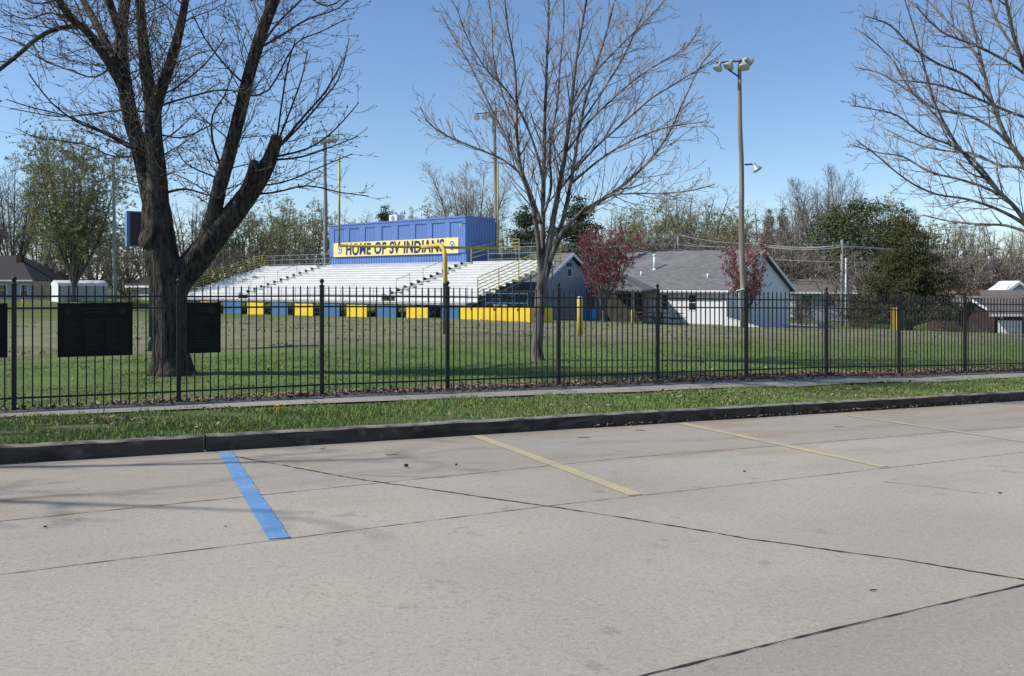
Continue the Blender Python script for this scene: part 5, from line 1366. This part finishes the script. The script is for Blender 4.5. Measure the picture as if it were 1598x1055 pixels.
# house with red brown roof behind
rh, Qr = house('red_roof_house', 'white house with red brown roof behind the brick garage', col(1700,88), V((-1,0.05,0)).normalized(), V((.05,1,0)).normalized(), 16, 7, -1.2, .55, 1.75, 'house_white', 'roof_red', .5)
pd = thing('white_gable_porch', 'small white gable porch rising over the garage roof at the right edge', 'porch', P(1592,460,84))
mb = MB(); mb.prism([P(1572,458,84), P(1612,458,84), P(1592,445,84)], V((0,3,0))); mb.build('gable', 'house_blue', pd)
mb = MB()
for (a_, b_) in (((1570,459),(1592,443)),((1592,443),(1614,459))):
    mb.prism([P(*a_,83.7), P(*b_,83.7), P(*b_,83.7)+Z3*.3, P(*a_,83.7)+Z3*.3], V((0,3.5,0)))
mb.build('roof_edge', 'white_paint', pd)
wsd = thing('white_shed', 'white shed wall lit by the sun left of the brick garage', 'shed', P(1492,480,80))
mb = MB(); mb.prism([P(1483,492,80), P(1503,492,80), P(1503,462,80), P(1496,458,80), P(1484,464,80)], V((.3,3,0))); mb.build('wall', 'house_white', wsd)
mb = MB(); mb.prism([P(1481,465,79.7), P(1496,456.5,79.7), P(1496,455,79.7), P(1481,463.5,79.7)], V((.3,3.5,0))); mb.prism([P(1496,456.5,79.7), P(1506,462,79.7), P(1506,460.5,79.7), P(1496,455,79.7)], V((.3,3.5,0))); mb.build('roof', 'roof_red', wsd)
# ---- left background
c_ = col(49,80); c_.z = .2
lh = thing('dark_roof_house', 'pale house with dark hip roof at the far left edge', 'house', c_)
lx, ly = c_.x, c_.y
mb = MB(); mb.box(V((lx-13,ly,-.3)), V((13,0,0)), V((0,8,0)), Z3*2.35); mb.build('wall', 'house_blue', lh)
mb = MB(); e0, e1, e2, e3 = V((lx-13.5,ly-.5,2.06)), V((lx+.4,ly-.5,2.06)), V((lx+.4,ly+8.5,2.06)), V((lx-13.5,ly+8.5,2.06)); r0, r1 = V((lx-9.5,ly+4,4.5)), V((lx-3.4,ly+4,4.5))
mb.poly([e0,e1,r1,r0]); mb.poly([e1,e2,r1]); mb.poly([e2,e3,r0,r1]); mb.poly([e3,e0,r0]); mb.poly([e3,e2,e1,e0]); mb.build('roof', 'roof_dark', lh)
mb = MB(); mb.box(V((lx-13.5,ly-.535,1.95)), V((13.9,0,0)), V((0,.03,0)), Z3*.14); mb.build('fascia', 'white_paint', lh)
for x_ in (-.95, -2.9):
    mb = MB()
    for (x, z, lx_, lz) in ((-.06,-.06,.72,.06),(-.06,1.0,.72,.06),(-.06,0,.06,1.0),(.6,0,.06,1.0),(0,.48,.6,.04)): mb.box(V((lx+x_+x,ly-.035,.65+z)), V((lx_,0,0)), V((0,.034,0)), Z3*lz)
    wn = mb.build('window', 'white_paint', lh)
    mb = MB(); mb.box(V((lx+x_,ly-.012,.65)), V((.6,0,0)), V((0,.011,0)), Z3*1.0); mb.build('pane', 'glass', wn)
mb = MB(); mb.box(V((lx-2.9,ly+2.6,2.6)), V((.5,0,0)), V((0,.5,0)), Z3*1.9); mb.build('chimney', 'brick', lh)
fw = thing('brown_board_fence', 'brown board fence between the dark roofed house and white shed', 'fence', P(62,466,79))
a_, b_ = P(50,467,79), P(79,468,78); mb = MB(); dd = (b_-a_); n_ = 12
for k in range(n_): mb.box(a_+dd*(k/n_)+Z3*-.3, dd*(.9/n_), V((0,.03,0)), Z3*(1.9+.05*(k % 3)))
mb.build('boards', 'wood_dark', fw)
mb = MB(); mb.box(a_+V((0,.035,.6)), dd, V((0,.05,0)), Z3*.08); mb.box(a_+V((0,.035,1.2)), dd, V((0,.05,0)), Z3*.08); mb.build('fence_rails', 'wood_dark', fw)
ts = thing('white_trailer', 'long white trailer with rounded roof at the foot of the budding tree', 'trailer', P(128,471,74))
b_ = P(91,471,73.5); a_ = b_+AX*1.55; c_ = b_+BX*4.5; c_.z = b_.z; a_.z = b_.z
zt_ = EYE+(YH-446)/F*74; d1 = b_-a_; d1.z = 0; d2 = c_-b_; d2.z = 0
mb = MB(); mb.prism([V((b_.x,b_.y,b_.z-.3)), V((b_.x,b_.y,zt_)), V((a_.x,a_.y,zt_)), V((a_.x,a_.y,b_.z-.3))], d2*.94); mb.build('body', 'house_cream', ts)
mb = MB(); q = [V((b_.x,b_.y,zt_+.004))-d1*.02, V((b_.x,b_.y,zt_+.25))-d1*.15, V((a_.x,a_.y,zt_+.48))+d1*.4, V((a_.x,a_.y,zt_+.25))+d1*.1, V((a_.x,a_.y,zt_+.004))+d1*.0]
mb.prism(q, d2*.95); mb.build('roof', 'white_paint', ts)
mb = MB(); mb.box(V((a_.x,a_.y,a_.z-.3))-d2*.004, d2*.003, d1, Z3*(zt_-a_.z+.28)); mb.build('end_panel', 'white_paint', ts)
dk, Qd = house('grey_gable_house', 'dark grey gabled house behind the big tree trunk', col(262,84), V((-.9,.43,0)).normalized(), V((.43,.9,0)).normalized(), 5.0, 7, 0, 1.6, 3.0, 'house_cream', 'roof_dark', .4)
so = MB(); b = G(121, 66); 
for k in range(5): pass
so.lathe(b-Z3*.2, Z3, [(0,1.5),(.25,1.15),(.5,.7),(.68,.3),(.72,.05)], 16)
tag(so.build('sand_pile', 'soil', loc=b, smooth=True), 'low tan pile of sand above the wide plaque in front of the trailer', 'sand pile')

# ------------------------------------------------------------------ light, sky, camera
S = V((-.985, -.17, 0)).normalized(); EL = R(41)
sd = V((S.x*math.cos(EL), S.y*math.cos(EL), math.sin(EL)))
sun = bpy.data.lights.new('sun', 'SUN'); sun.energy = 5.0; sun.angle = R(.55); sun.color = (1,.955,.88)
so_ = bpy.data.objects.new('sun', sun); COL.objects.link(so_); so_.rotation_euler = (-sd).to_track_quat('-Z', 'Y').to_euler(); so_.location = (0,0,40)
w = bpy.data.worlds.new('World'); scene.world = w; w.use_nodes = True
nt = w.node_tree; bg = nt.nodes['Background']; sk = nt.nodes.new('ShaderNodeTexSky'); sk.sky_type = 'NISHITA'; sk.sun_disc = False
sk.sun_elevation = EL; sk.sun_rotation = math.atan2(S.x, S.y); sk.air_density = 1.0; sk.dust_density = .15; sk.ozone_density = 3.2; sk.altitude = 600
hs = nt.nodes.new('ShaderNodeHueSaturation'); hs.inputs['Saturation'].default_value = 1.03
nt.links.new(sk.outputs[0], hs.inputs['Color']); tn = nt.nodes.new('ShaderNodeMix'); tn.data_type = 'RGBA'; tn.blend_type = 'MULTIPLY'; tn.inputs[0].default_value = 1; tn.inputs[7].default_value = (1.0,1.02,1.06,1); nt.links.new(hs.outputs[0], tn.inputs[6]); nt.links.new(tn.outputs[2], bg.inputs[0]); bg.inputs[1].default_value = .144
cam = bpy.data.cameras.new('camera'); co_ = bpy.data.objects.new('camera', cam); COL.objects.link(co_)
co_.location = (0,0,EYE); co_.rotation_euler = (R(90),0,0); cam.sensor_width = 36; cam.lens = 36*F/1598
cam.shift_y = -(527.5-YH)/1598; cam.shift_x = 0; cam.clip_end = 3000; cam.clip_start = .05
scene.camera = co_
vs = scene.view_settings; vs.view_transform = 'Standard'; vs.look = 'None'; vs.exposure = 0; vs.gamma = 1
